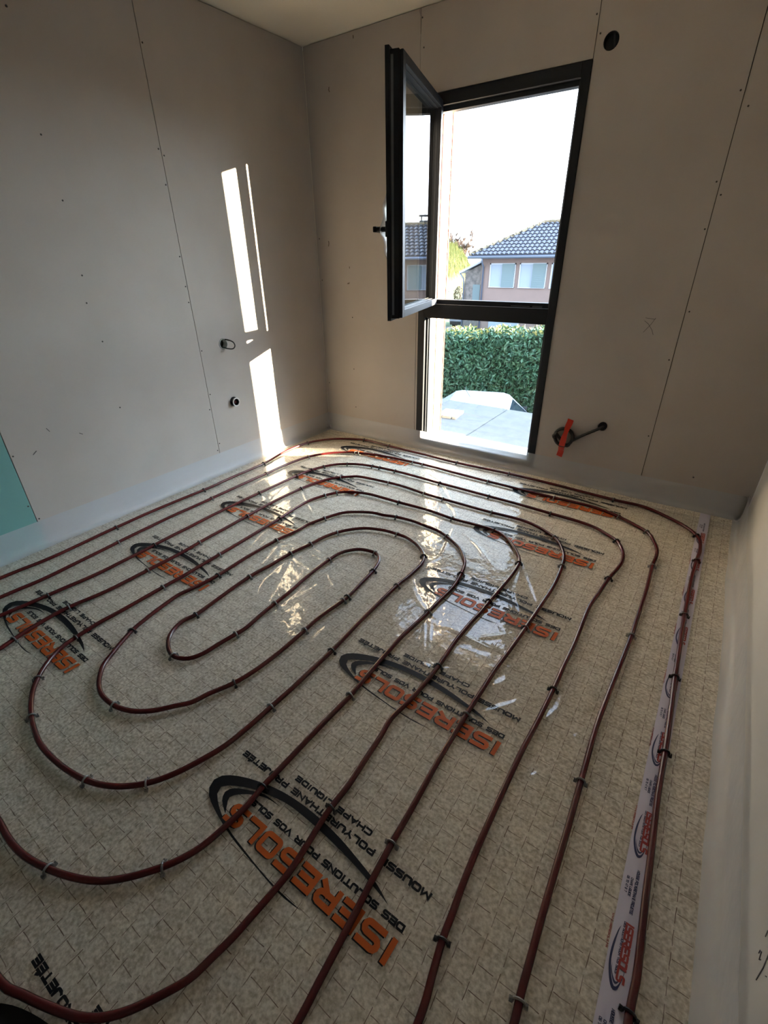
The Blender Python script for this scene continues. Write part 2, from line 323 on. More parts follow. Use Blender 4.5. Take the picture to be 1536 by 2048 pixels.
# the open sash: hinged at the left jamb, swung into the room
A = Vector((1.232, -.842, 0)); dirv = Vector((.2846, -.9586, 0)).normalized(); nrm = Vector((-dirv.y, dirv.x, 0))   # nrm points to the outer face
W = .868; SZ0, SZ1 = 1.068, 2.19; org = A - dirv * W
SM = Matrix((( -dirv.x * -1, nrm.x, 0, org.x), (dirv.y, nrm.y, 0, org.y), (0, 0, 1, 0), (0, 0, 0, 1)))   # local x along sash, y through it, z up
sash = tag(empty('opening_sash', (org.x, org.y, SZ0)), 'open anthracite casement sash swung into the room on the left jamb', 'window sash')
def spart(b, name, m, bevel=.0015, parent=None):
    o = b.build(name, m, None, bevel=bevel); loc_parent(o, sash)
    if parent is not None:
        o.parent = parent; o.matrix_parent_inverse = Matrix.Identity(4)
    return o
fw = .058; T = .082
def sprof(x0, x1, z0, z1, side):
    """frame member with an inner overlap flange, a grooved edge and a stepped outer part"""
    b = MB(); e = .012
    b.box(x0, x1, .0, .020, z0, z1, SM)
    ix0, ix1, iz0, iz1 = x0, x1, z0, z1
    if side == 'f': ix1 -= e
    if side == 'h': ix0 += e
    if side in 'fh': iz0 += e; iz1 -= e
    if side == 't': iz1 -= e
    if side == 'b': iz0 += e
    b.box(ix0, ix1, .020, .062, iz0, iz1, SM)
    if side == 'f': b.box(ix0, ix1 - .006, .062, .070, iz0 + .004, iz1 - .004, SM); b.box(ix0, ix1 - .001, .070, T, iz0 + .004, iz1 - .004, SM)
    else: b.box(ix0, ix1, .062, T, iz0 + .004, iz1 - .004, SM)
    return b
spart(sprof(W - fw, W, SZ0, SZ1, 'f'), 'stile', M_anth); spart(sprof(0, fw, SZ0, SZ1, 'h'), 'stile', M_anth)
spart(sprof(fw, W - fw, SZ1 - fw, SZ1, 't'), 'rail', M_anth); spart(sprof(fw, W - fw, SZ0, SZ0 + fw, 'b'), 'rail', M_anth)
spart(MB().box(fw - .006, W - fw + .006, .036, .048, SZ0 + fw - .006, SZ1 - fw + .006, SM), 'pane', M_glass, 0)
spart(MB().box(W - .0125, W - .0115 + .0008, .024, .036, SZ0 + .03, SZ1 - .03, SM), 'lock_strip', M_steel, 0)
spart(MB().box(fw, fw + .005, .03, .036, SZ0 + fw, SZ1 - fw, SM).box(W - fw - .005, W - fw, .03, .036, SZ0 + fw, SZ1 - fw, SM).box(fw, W - fw, .03, .036, SZ0 + fw, SZ0 + fw + .005, SM).box(fw, W - fw, .03, .036, SZ1 - fw - .005, SZ1 - fw, SM), 'gasket', M_gask, 0)
hz = 1.503
hd = spart(MB().box(W - .045, W - .015, -.012, .0, hz - .035, hz + .035, SM), 'handle', M_anth, .003)
spart(MB().tube([tuple(SM @ Vector(p)) for p in ((W - .03, -.01, hz), (W - .03, -.06, hz))], .012, 12), 'handle_neck', M_anth, 0, hd)
spart(MB().box(W - .15, W - .010, -.078, -.058, hz - .013, hz + .013, SM), 'lever', M_anth, .004, hd)
for z in (SZ0 + .03, SZ1 - .10):
    o = MB().tube([(org.x - .004, org.y - .016, z), (org.x - .004, org.y - .016, z + .07)], .008, 12).build('hinge', M_anth, None, smooth=True); loc_parent(o, sash)
# protective film peeling off the room face
pf = []; nz = 24
for i in range(nz + 1):
    t = i / nz; z = 1.36 + .30 * t
    for k in range(5): u = k / 4; pf.append(tuple(SM @ Vector((W - .012 - .10 * (1 - u), -.002 - .03 * u * math.sin(math.pi * t) * (1 + .3 * math.sin(t * 17)), z))))
o = MB().add(pf, [(i * 5 + k, i * 5 + k + 1, i * 5 + k + 6, i * 5 + k + 5) for i in range(nz) for k in range(4)]).build('protective_film', glassy('peeling_film', (.95, .95, .95), 1.4, .3, .45, (.7, .72, .75)), None, smooth=True); loc_parent(o, sash)
# ---------------------------------------------------------------- the clear film on the floor
PIPE_OUT=[(0.16, -2.675), (0.176, -2.455), (0.155, -2.086), (0.147, -1.788), (0.16, -1.489), (0.154, -1.237), (0.152, -0.951), (0.109, -0.687), (0.123, -0.439), (0.187, -0.307), (0.294, -0.203), (0.485, -0.118), (0.743, -0.124), (1.056, -0.134), (1.371, -0.143), (1.771, -0.126), (2.038, -0.128), (2.235, -0.138), (2.469, -0.154), (2.654, -0.156), (2.824, -0.246), (2.902, -0.313), (2.94, -0.368), (2.958, -0.432), (2.964, -0.53), (2.958, -0.636), (2.952, -0.845), (2.954, -1.124), (2.961, -1.501), (2.968, -1.694), (2.973, -1.883), (2.975, -2.044), (2.983, -2.216), (2.987, -2.318), (2.992, -2.415), (2.996, -2.5), (2.994, -2.565)]
PIPE_SECOND=[(0.336, -2.737), (0.346, -2.527), (0.324, -2.169), (0.309, -1.891), (0.309, -1.536), (0.309, -1.071), (0.312, -0.848), (0.344, -0.663), (0.408, -0.543), (0.491, -0.458), (0.604, -0.392), (0.835, -0.332), (1.171, -0.309), (1.435, -0.317), (1.697, -0.325), (1.928, -0.327), (2.149, -0.325), (2.284, -0.319), (2.411, -0.325), (2.544, -0.369), (2.703, -0.464), (2.751, -0.547), (2.78, -0.637), (2.786, -0.716), (2.783, -0.804), (2.791, -1.043), (2.791, -1.291), (2.791, -1.388), (2.785, -1.584), (2.779, -1.76), (2.776, -1.911), (2.782, -2.086), (2.789, -2.283), (2.792, -2.413), (2.795, -2.514), (2.799, -2.6), (2.802, -2.669), (2.806, -2.707)]
PIPE_THIRD=[(0.484, -2.789), (0.5, -2.671), (0.511, -2.553), (0.528, -2.374), (0.525, -2.202), (0.52, -2.072), (0.51, -1.83), (0.505, -1.583), (0.51, -1.317), (0.523, -0.972), (0.542, -0.835), (0.573, -0.746), (0.619, -0.671), (0.69, -0.61), (0.766, -0.57), (0.874, -0.543), (1.067, -0.523), (1.257, -0.523), (1.439, -0.528), (1.798, -0.533), (2.014, -0.536), (2.199, -0.544), (2.347, -0.552), (2.456, -0.574), (2.525, -0.614), (2.585, -0.656), (2.621, -0.714), (2.644, -0.784), (2.652, -0.859), (2.643, -0.948), (2.629, -1.036), (2.616, -1.181), (2.605, -1.313), (2.613, -1.567), (2.612, -1.7), (2.613, -1.83), (2.611, -1.989), (2.606, -2.128), (2.606, -2.248), (2.607, -2.351), (2.609, -2.461), (2.614, -2.558), (2.62, -2.62), (2.623, -2.668), (2.636, -2.748), (2.646, -2.817)]
PIPE_FOURTH=[(0.718, -2.871), (0.704, -2.819), (0.682, -2.695), (0.679, -2.588), (0.706, -2.435), (0.712, -2.229), (0.714, -2.063), (0.706, -1.921), (0.7, -1.756), (0.692, -1.575), (0.685, -1.354), (0.698, -1.116), (0.738, -0.934), (0.8, -0.832), (0.858, -0.776), (0.918, -0.74), (1.144, -0.713), (1.283, -0.712), (1.43, -0.725), (1.57, -0.728), (1.734, -0.729), (1.899, -0.727), (2.082, -0.717), (2.203, -0.749), (2.3, -0.806), (2.349, -0.864), (2.393, -0.95), (2.414, -1.05), (2.429, -1.228), (2.426, -1.413), (2.422, -1.538), (2.417, -1.674), (2.407, -1.853), (2.405, -1.981), (2.404, -2.1), (2.405, -2.218), (2.407, -2.327), (2.415, -2.482), (2.417, -2.56), (2.422, -2.651), (2.429, -2.731), (2.434, -2.798), (2.44, -2.89), (2.445, -2.956)]
PIPE_IN=[(1.494, -3.142), (1.544, -3.145), (1.615, -3.142), (1.667, -3.133), (1.721, -3.118), (1.79, -3.093), (1.862, -3.055), (1.918, -3.005), (1.964, -2.948), (1.991, -2.901), (2.01, -2.847), (2.024, -2.731), (2.02, -2.661), (2.022, -2.595), (2.024, -2.504), (2.026, -2.392), (2.03, -2.257), (2.026, -2.14), (2.023, -2.036), (2.022, -1.914), (2.031, -1.8), (2.036, -1.714), (2.04, -1.62), (2.044, -1.508), (2.028, -1.388), (2.004, -1.302), (1.969, -1.245), (1.912, -1.183), (1.803, -1.118), (1.724, -1.09), (1.646, -1.082), (1.549, -1.076), (1.448, -1.089), (1.377, -1.111), (1.298, -1.125), (1.204, -1.177), (1.148, -1.229), (1.104, -1.333), (1.07, -1.444), (1.067, -1.523), (1.044, -1.666), (1.037, -1.863), (1.042, -2.057), (1.028, -2.197), (1.017, -2.266), (1.031, -2.382), (1.046, -2.451), (1.062, -2.51), (1.096, -2.583), (1.13, -2.642), (1.152, -2.678), (1.196, -2.715), (1.241, -2.741), (1.297, -2.757), (1.37, -2.756), (1.42, -2.743), (1.464, -2.723), (1.513, -2.683), (1.551, -2.636), (1.587, -2.593), (1.603, -2.543), (1.641, -2.457), (1.66, -2.373), (1.668, -2.252), (1.667, -2.104), (1.663, -2.042), (1.668, -1.951), (1.678, -1.84), (1.668, -1.724), (1.656, -1.605), (1.636, -1.534), (1.611, -1.496), (1.572, -1.473), (1.521, -1.476), (1.471, -1.497), (1.423, -1.565), (1.411, -1.656), (1.412, -1.748), (1.418, -1.843), (1.431, -1.95), (1.435, -2.056), (1.439, -2.134), (1.451, -2.236), (1.444, -2.285), (1.431, -2.367), (1.424, -2.421), (1.406, -2.465), (1.387, -2.483), (1.338, -2.5), (1.287, -2.488), (1.236, -2.455), (1.204, -2.41), (1.188, -2.351), (1.2, -2.3), (1.19, -2.145), (1.181, -1.977), (1.194, -1.853), (1.202, -1.719), (1.226, -1.596), (1.241, -1.505), (1.27, -1.422), (1.319, -1.348), (1.384, -1.292), (1.478, -1.257), (1.562, -1.249), (1.626, -1.251), (1.696, -1.274), (1.753, -1.31), (1.799, -1.358), (1.824, -1.422), (1.827, -1.534), (1.82, -1.646), (1.822, -1.786), (1.825, -1.938), (1.831, -2.038), (1.835, -2.13), (1.836, -2.261), (1.836, -2.365), (1.832, -2.455), (1.829, -2.549), (1.819, -2.643), (1.789, -2.736), (1.772, -2.775), (1.75, -2.815), (1.724, -2.849), (1.681, -2.889), (1.626, -2.923), (1.567, -2.945), (1.499, -2.96), (1.406, -2.97), (1.316, -2.969), (1.232, -2.954), (1.171, -2.937), (1.101, -2.909), (1.042, -2.875), (1.01, -2.848), (0.98, -2.82), (0.937, -2.764), (0.913, -2.706), (0.908, -2.665), (0.899, -2.573), (0.902, -2.454), (0.902, -2.27), (0.904, -2.149), (0.897, -1.942), (0.89, -1.737), (0.878, -1.49), (0.866, -1.347), (0.867, -1.225), (0.901, -1.107), (0.943, -1.031), (1.005, -0.975), (1.117, -0.933), (1.247, -0.924), (1.358, -0.921), (1.563, -0.91), (1.74, -0.923), (1.873, -0.915), (2.0, -0.916), (2.086, -0.955), (2.154, -1.023), (2.204, -1.089), (2.228, -1.147), (2.236, -1.25), (2.232, -1.394), (2.227, -1.505), (2.225, -1.598), (2.219, -1.674), (2.215, -1.814), (2.222, -1.965), (2.218, -2.127), (2.203, -2.254), (2.211, -2.322), (2.218, -2.412), (2.226, -2.516), (2.225, -2.594), (2.231, -2.665), (2.24, -2.753), (2.239, -2.812), (2.233, -2.883), (2.226, -2.947), (2.215, -2.997), (2.208, -3.033), (2.186, -3.075), (2.167, -3.106), (2.147, -3.136), (2.115, -3.171), (2.073, -3.201), (2.019, -3.225), (1.957, -3.248), (1.908, -3.264), (1.871, -3.274)]
CLIPS=[(1, 0.155, -2.086, 'b'), (1, 0.16, -1.489, 'b'), (1, 0.152, -0.951, 'b'), (1, 0.132, -0.434, 'b'), (1, 0.485, -0.118, 'b'), (1, 0.743, -0.124, 'b'), (1, 1.371, -0.143, 'b'), (1, 1.771, -0.126, 'b'), (1, 2.469, -0.154, 'b'), (1, 2.936, -0.363, 'b'), (1, 2.958, -0.636, 'b'), (1, 2.953, -1.124, 'b'), (1, 2.961, -1.53, 'b'), (1, 2.973, -1.884, 'b'), (1, 2.994, -2.56, 'b'), (2, 0.324, -2.169, 'g'), (2, 0.309, -1.536, 'g'), (2, 0.304, -1.069, 'g'), (2, 0.344, -0.663, 'g'), (2, 0.595, -0.398, 'g'), (2, 0.624, -0.386, 'g'), (2, 1.089, -0.319, 'g'), (2, 1.169, -0.305, 'g'), (2, 1.696, -0.326, 'g'), (2, 2.149, -0.325, 'g'), (2, 2.544, -0.369, 'g'), (2, 2.703, -0.464, 'g'), (2, 2.783, -0.804, 'g'), (2, 2.793, -1.387, 'g'), (2, 2.787, -2.118, 'g'), (2, 2.801, -2.669, 'g'), (3, 0.518, -2.605, 'b'), (3, 0.52, -2.072, 'b'), (3, 0.51, -1.317, 'b'), (3, 0.523, -0.972, 'b'), (3, 0.542, -0.835, 'b'), (3, 0.573, -0.746, 'b'), (3, 0.69, -0.61, 'b'), (3, 0.876, -0.542, 'b'), (3, 0.94, -0.537, 'b'), (3, 1.067, -0.523, 'b'), (3, 1.439, -0.528, 'b'), (3, 1.799, -0.532, 'b'), (3, 2.2, -0.545, 'b'), (3, 2.585, -0.656, 'b'), (3, 2.629, -1.036, 'b'), (3, 2.613, -1.83, 'b'), (3, 2.622, -2.677, 'b'), (4, 0.708, -2.821, 'g'), (4, 0.679, -2.588, 'g'), (4, 0.712, -2.229, 'g'), (4, 0.706, -1.921, 'g'), (4, 0.692, -1.575, 'g'), (4, 0.698, -1.116, 'g'), (4, 0.802, -0.83, 'g'), (4, 1.144, -0.713, 'g'), (4, 1.43, -0.725, 'g'), (4, 1.57, -0.728, 'g'), (4, 1.899, -0.731, 'g'), (4, 2.3, -0.806, 'g'), (4, 2.414, -1.05, 'g'), (4, 2.421, -1.58, 'g'), (4, 2.405, -2.097, 'g'), (4, 2.42, -2.567, 'g'), (5, 1.724, -2.849, 'g'), (5, 1.566, -2.944, 'g'), (5, 1.181, -2.939, 'g'), (5, 1.015, -2.852, 'g'), (5, 0.908, -2.665, 'b'), (5, 0.902, -2.27, 'g'), (5, 0.897, -1.942, 'g'), (5, 0.878, -1.49, 'b'), (5, 0.943, -1.031, 'b'), (5, 0.901, -1.107, 'g'), (5, 1.358, -0.921, 'b'), (5, 1.74, -0.923, 'b'), (5, 2.0, -0.916, 'b'), (5, 2.226, -1.148, 'b'), (5, 2.227, -1.505, 'b'), (5, 2.222, -1.965, 'b'), (5, 2.225, -2.594, 'b'), (6, 1.368, -2.755, 'g'), (6, 1.062, -2.51, 'b'), (6, 1.042, -2.057, 'b'), (6, 1.044, -1.666, 'g'), (6, 1.104, -1.333, 'g'), (6, 1.448, -1.089, 'b'), (6, 1.803, -1.118, 'g'), (6, 2.031, -1.393, 'b'), (6, 2.034, -1.716, 'g'), (6, 2.032, -2.259, 'g'), (6, 2.02, -2.661, 'b'), (6, 1.965, -2.949, 'g'), (6, 1.721, -3.118, 'g'), (7, 1.338, -2.5, 'g'), (7, 1.2, -2.3, 'b'), (7, 1.181, -1.977, 'g'), (7, 1.202, -1.719, 'g'), (7, 1.226, -1.596, 'g'), (7, 1.27, -1.422, 'g'), (7, 1.562, -1.249, 'g'), (7, 1.799, -1.358, 'b'), (7, 1.819, -1.644, 'g'), (7, 1.835, -2.13, 'b'), (7, 1.832, -2.455, 'g'), (8, 1.444, -2.285, 'g'), (8, 1.435, -2.056, 'g'), (8, 1.411, -1.656, 'g'), (8, 1.572, -1.473, 'g'), (8, 1.656, -1.605, 'b'), (8, 1.677, -1.839, 'b'), (8, 1.674, -1.866, 'g'), (8, 1.667, -2.104, 'g'), (8, 1.641, -2.457, 'b')]
CREASES=[(4, 2.5, [(0.332, -1.082), (0.364, -1.261), (0.435, -1.376)]), (4, 2.5, [(0.538, -1.075), (0.575, -1.194), (0.643, -1.327)]), (4, 2, [(0.575, -1.002), (0.619, -1.072)]), (5, 2.5, [(0.512, -1.315), (0.585, -1.354), (0.608, -1.433)]), (3, 2, [(0.742, -1.648), (0.788, -1.785), (0.862, -1.904)]), (3, 2, [(0.728, -1.622), (0.8, -1.761), (0.844, -1.856)]), (4, 2.5, [(0.895, -1.564), (0.918, -1.699), (1.011, -1.877)]), (3, 2, [(0.933, -1.591), (0.981, -1.72), (1.014, -1.846)]), (3, 2, [(1.07, -1.707), (1.106, -1.799), (1.141, -1.878)]), (3, 2, [(1.073, -1.821), (1.1, -1.912), (1.14, -1.963)]), (4, 2.5, [(1.225, -1.762), (1.308, -1.913), (1.388, -2.052)]), (3, 2, [(1.228, -1.827), (1.249, -1.964), (1.328, -2.081)]), (3, 2, [(1.185, -1.97), (1.232, -2.057), (1.268, -2.11)]), (4, 2.5, [(1.428, -1.681), (1.521, -1.771), (1.638, -1.819)]), (3, 2, [(1.444, -1.671), (1.554, -1.725), (1.621, -1.774)]), (5, 3, [(0.716, -1.125), (0.895, -1.245), (1.051, -1.337)]), (3, 2, [(1.249, -1.759), (1.313, -1.797), (1.338, -1.806)]), (3, 2, [(1.258, -1.74), (1.327, -1.748), (1.388, -1.76)]), (3, 3, [(1.496, -1.769), (1.488, -1.92), (1.472, -2.108)]), (3, 2, [(1.501, -1.784), (1.498, -1.946), (1.49, -2.096)]), (4, 2.5, [(1.704, -1.851), (1.748, -1.883), (1.771, -1.956)]), (4, 2.5, [(1.252, -1.601), (1.362, -1.615)]), (4, 2.5, [(1.288, -1.65), (1.377, -1.661)]), (4, 2, [(1.075, -1.429), (1.244, -1.403)]), (7, 3.5, [(1.24, -0.389), (1.397, -0.469), (1.517, -0.581), (1.613, -0.694)]), (8, 3, [(1.865, -1.026), (1.973, -1.095), (2.116, -1.224)]), (8, 3, [(2.234, -1.106), (2.335, -1.263), (2.413, -1.387)]), (6, 3, [(2.255, -1.196), (2.296, -1.369), (2.362, -1.482)]), (6, 3, [(1.843, -1.379), (1.863, -1.297), (1.832, -1.157), (1.786, -0.995)]), (8, 3, [(1.836, -1.537), (1.907, -1.629), (2.004, -1.702)]), (8, 3, [(1.573, -0.72), (1.688, -0.805), (1.744, -0.882)]), (7, 2.5, [(1.859, -0.554), (2.012, -0.631)]), (7, 3, [(1.125, -0.267), (1.293, -0.355), (1.387, -0.45)]), (4, 3, [(2.05, -1.774), (2.161, -1.978)]), (4, 3, [(2.072, -1.76), (2.175, -1.969)]), (12, 3.5, [(2.175, -1.746), (2.272, -1.759), (2.369, -1.76)]), (10, 3, [(2.425, -1.937), (2.46, -1.871)]), (14, 4, [(2.624, -1.988), (2.652, -1.904), (2.653, -1.835), (2.676, -1.767)]), (16, 4.5, [(2.624, -2.223), (2.667, -2.185), (2.707, -2.096), (2.735, -1.985)]), (9, 3, [(2.437, -2.069), (2.483, -2.007), (2.541, -1.924)]), (8, 3, [(2.27, -1.743), (2.336, -1.682), (2.392, -1.635)]), (10, 3, [(2.157, -1.981), (2.197, -1.984)]), (14, 4, [(2.682, -1.789), (2.71, -1.695), (2.745, -1.614)]), (14, 4, [(2.737, -1.994), (2.744, -1.93)]), (6, 3, [(1.276, -2.294), (1.421, -2.279)]), (5, 2.5, [(1.456, -2.282), (1.491, -2.265)]), (5, 2.5, [(1.677, -2.116), (1.701, -2.16), (1.728, -2.224)]), (5, 2.5, [(1.72, -1.995), (1.723, -2.094), (1.746, -2.171)]), (8, 3, [(1.923, -2.213), (1.965, -2.248), (2.012, -2.263)]), (8, 2.5, [(2.043, -2.274), (2.094, -2.325)]), (5, 2.5, [(1.532, -2.122), (1.567, -2.126)])]

SX = [(rng.uniform(6, 26), rng.uniform(0, 6.28), rng.uniform(0, 6.28), rng.uniform(.15, .5)) for _ in range(14)]
def film_z(x, y):
    x = np.asarray(x, float); y = np.asarray(y, float); z = np.full(x.shape, .0055)
    for (k, a, p, am) in SX: z = z + am * .00045 * np.sin(k * (x * math.cos(a) + y * math.sin(a)) + p)
    return np.maximum(z, .002)
def make_film():
    dx = .0055; xs = np.arange(.012, XW - .012, dx); ys = np.arange(-3.75, -.095, dx); X, Y = np.meshgrid(xs, ys); Z = film_z(X, Y)
    for (w, a, pts) in CREASES:
        P = spline(pts, .004); s = w * .001 * .85; amp = a * .001 * 1.05
        tt = np.linspace(0, 1, len(P)); prof = np.sin(np.pi * np.clip(tt, .02, .98)) ** .5
        x0, x1, y0, y1 = P[:, 0].min() - .05, P[:, 0].max() + .05, P[:, 1].min() - .05, P[:, 1].max() + .05
        ix = np.where((xs > x0) & (xs < x1))[0]; iy = np.where((ys > y0) & (ys < y1))[0]
        if len(ix) == 0 or len(iy) == 0: continue
        sx = X[np.ix_(iy, ix)]; sy = Y[np.ix_(iy, ix)]; best = np.full(sx.shape, 1e9); val = np.zeros(sx.shape)
        for (px, py), pr in zip(P, prof):
            d = (sx - px) ** 2 + (sy - py) ** 2; mk = d < best; best = np.where(mk, d, best); val = np.where(mk, pr, val)
        Z[np.ix_(iy, ix)] += amp * val * np.exp(-best / (2 * s * s))
    for (run, cx, cy, col) in CLIPS:                          # the film is pinched down at every clip and rays out of it
        ix = np.where(abs(xs - cx) < .09)[0]; iy = np.where(abs(ys - cy) < .09)[0]
        if len(ix) == 0 or len(iy) == 0: continue
        sx = X[np.ix_(iy, ix)] - cx; sy = Y[np.ix_(iy, ix)] - cy; r = np.hypot(sx, sy); th = np.arctan2(sy, sx); ph = (cx * 37 + cy * 91) % 6.28; n = 3 + int((cx * 100 + cy * 57) % 3)
        Z[np.ix_(iy, ix)] += .0011 * np.exp(-(r / .045) ** 2) * np.maximum(0, np.cos(n * th + ph)) ** 3 * np.minimum(1, r / .012)
    ny, nx = X.shape; v = np.stack([X, Y, Z], -1).reshape(-1, 3).astype(np.float32)
    i = np.arange(ny * nx).reshape(ny, nx); f = np.stack([i[:-1, :-1], i[:-1, 1:], i[1:, 1:], i[1:, :-1]], -1).reshape(-1).astype(np.int32); nf = len(f) // 4
    me = bpy.data.meshes.new('clear_film'); me.vertices.add(len(v)); me.vertices.foreach_set('co', v.ravel()); me.loops.add(len(f)); me.loops.foreach_set('vertex_index', f)
    me.polygons.add(nf); me.polygons.foreach_set('loop_start', np.arange(nf, dtype=np.int32) * 4); me.polygons.foreach_set('loop_total', np.full(nf, 4, np.int32)); me.update(calc_edges=True); me.validate()
    me.polygons.foreach_set('use_smooth', np.ones(nf, bool)); me.materials.append(M_film)
    o = bpy.data.objects.new('clear_film', me); COL.objects.link(o); return o
film = tag(make_film(), 'clear printed plastic film spread over the foam floor under the red pipes', 'plastic film')
# ---------------------------------------------------------------- stroke lettering
def arc(cx, cy, rx, ry, a0, a1, n=5): return [(cx + rx * math.cos(math.radians(a0 + (a1 - a0) * i / n)), cy + ry * math.sin(math.radians(a0 + (a1 - a0) * i / n))) for i in range(n + 1)]
r_ = .2
def _O(): return arc(.8, .8, .2, .2, 90, 0) + arc(.8, .2, .2, .2, 0, -90) + arc(.2, .2, .2, .2, -90, -180) + arc(.2, .8, .2, .2, 180, 90) + [(.8, 1)]
GL = {
 'I': (.25, [[(.12, 0), (.12, 1)]]), 'O': (1, [_O()]), 'L': (.85, [[(0, 1), (0, 0), (.85, 0)]]),
 'S': (.95, [[(.95, 1), (.2, 1)] + arc(.2, .75, .2, .25, 90, 270)[1:] + arc(.75, .25, .2, .25, 90, -90) + [(0, 0)]]),
 'E': (.9, [[(.9, 1), (0, 1), (0, 0), (.9, 0)], [(0, .5), (.8, .5)]]), 'É': (.9, [[(.9, 1), (0, 1), (0, 0), (.9, 0)], [(0, .5), (.8, .5)], [(.35, 1.2), (.6, 1.38)]]),
 'R': (1, [[(0, 0), (0, 1), (.75, 1)] + arc(.75, .72, .22, .28, 90, -90)[1:] + [(0, .44)], [(.5, .44), (1, 0)]]),
 'D': (1, [[(0, 0), (0, 1), (.7, 1)] + arc(.7, .7, .3, .3, 90, 0)[1:] + arc(.7, .3, .3, .3, 0, -90) + [(0, 0)]]),
 'U': (1, [[(0, 1), (0, .25)] + arc(.25, .25, .25, .25, 180, 270) + arc(.75, .25, .25, .25, 270, 360) + [(1, 1)]]),
 'T': (.95, [[(0, 1), (.95, 1)], [(.47, 1), (.47, 0)]]), 'N': (1, [[(0, 0), (0, 1), (1, 0), (1, 1)]]), 'M': (1.2, [[(0, 0), (.1, 1), (.6, .25), (1.1, 1), (1.2, 0)]]),
 'P': (.95, [[(0, 0), (0, 1), (.7, 1)] + arc(.7, .7, .25, .3, 90, -90)[1:] + [(0, .4)]]), 'V': (1, [[(0, 1), (.5, 0), (1, 1)]]), 'Y': (1, [[(0, 1), (.5, .5), (1, 1)], [(.5, .5), (.5, 0)]]),
 'H': (1, [[(0, 0), (0, 1)], [(1, 0), (1, 1)], [(0, .5), (1, .5)]]), 'A': (1.05, [[(0, 0), (.52, 1), (1.05, 0)], [(.22, .33), (.83, .33)]]), 'J': (.8, [[(.8, 1), (.8, .25)] + arc(.55, .25, .25, .25, 0, -90) + [(.2, 0), (0, .15)]]),
 'C': (.95, [[(.95, 1), (.25, 1)] + arc(.25, .75, .25, .25, 90, 180)[1:] + arc(.25, .25, .25, .25, 180, 270) + [(.95, 0)]]), 'Q': (1, [_O(), [(.6, .35), (1, -.1)]]),
 'W': (1.3, [[(0, 1), (.3, 0), (.65, .8), (1, 0), (1.3, 1)]]), '.': (.2, [[(.05, 0), (.05, .12)]]), 'F': (.9, [[(.9, 1), (0, 1), (0, 0)], [(0, .5), (.75, .5)]]),
 '0': (.8, [[(x * .8, y) for x, y in _O()]]), '4': (.8, [[(.6, 0), (.6, 1), (0, .3), (.8, .3)]]), '6': (.8, [[(.8, 1), (.2, 1), (0, .8), (0, .2), (.2, 0), (.6, 0), (.8, .2), (.8, .5), (0, .5)]]),
 '7': (.8, [[(0, 1), (.8, 1), (.3, 0)]]), '8': (.8, [[(x * .8, y) for x, y in _O()], [(0, .5), (.8, .5)]]), ' ': (.55, [])}
def stroke_text(txt, u0, v0, width, height, th, shear=0.0, track=.28):
    """flat quads (u, v) for a line of text fitted to the given width"""
    adv = [GL[c][0] for c in txt]; tot = sum(adv) + track * (len(txt) - 1); sx = width / tot; quads = []; cu = 0
    for c, a in zip(txt, adv):
        for st in GL[c][1]:
            P = [np.array([(cu + x) * sx + shear * y * height, y * height]) for x, y in st]; n = len(P); closed = np.linalg.norm(P[0] - P[-1]) < 1e-6
            offs = []
            for i in range(n):
                a0 = P[i] - P[i - 1] if i > 0 else (P[-1] - P[-2] if closed else P[1] - P[0]); a1 = P[i + 1] - P[i] if i < n - 1 else (P[1] - P[0] if closed else P[-1] - P[-2])
                a0 = a0 / (np.linalg.norm(a0) + 1e-12); a1 = a1 / (np.linalg.norm(a1) + 1e-12); n0 = np.array([-a0[1], a0[0]]); n1 = np.array([-a1[1], a1[0]]); mm = n0 + n1; l = np.linalg.norm(mm)
                if l < .3: mm = n1; k = 1
                else: mm = mm / l; k = min(1.8, 1 / max(.3, mm @ n1))
                offs.append(mm * k * th / 2)
            if not closed: e0 = (P[1] - P[0]); P[0] = P[0] - e0 / np.linalg.norm(e0) * th / 2 * .9; e1 = P[-1] - P[-2]; P[-1] = P[-1] + e1 / np.linalg.norm(e1) * th / 2 * .9
            for i in range(n - 1):
                seg = np.linalg.norm(P[i + 1] - P[i]); k = max(1, int(seg / .02))
                for j in range(k):
                    t0, t1 = j / k, (j + 1) / k; q0 = P[i] * (1 - t0) + P[i + 1] * t0; q1 = P[i] * (1 - t1) + P[i + 1] * t1; o0 = offs[i] * (1 - t0) + offs[i + 1] * t0; o1 = offs[i] * (1 - t1) + offs[i + 1] * t1
                    quads.append([q0 + o0, q0 - o0, q1 - o1, q1 + o1])
        cu += a + track
    return [[(p[0] + u0, p[1] + v0) for p in q] for q in quads]
def resamp(P, n):
    P = np.array(P); P = spline(P, .004); d = np.r_[0, np.cumsum(np.linalg.norm(np.diff(P, axis=0), axis=1))]; s = np.linspace(0, d[-1], n); return np.stack([np.interp(s, d, P[:, 0]), np.interp(s, d, P[:, 1])], 1)
def band(o, i, n=46):
    a = resamp(o, n); b = resamp(i, n); return [[tuple(a[k]), tuple(b[k]), tuple(b[k + 1]), tuple(a[k + 1])] for k in range(n - 1)]
SW_O = [(0.0647, -0.0398), (0.1165, -0.0611), (0.1834, -0.0763), (0.2664, -0.0908), (0.3618, -0.0974), (0.4545, -0.0935), (0.5288, -0.0804), (0.5976, -0.0594), (0.6482, -0.0348), (0.6724, -0.0084), (0.6667, 0.02), (0.6415, 0.0403), (0.5878, 0.0571), (0.5067, 0.0737), (0.4103, 0.0841), (0.3145, 0.092), (0.269, 0.0915), (0.2305, 0.0867)]
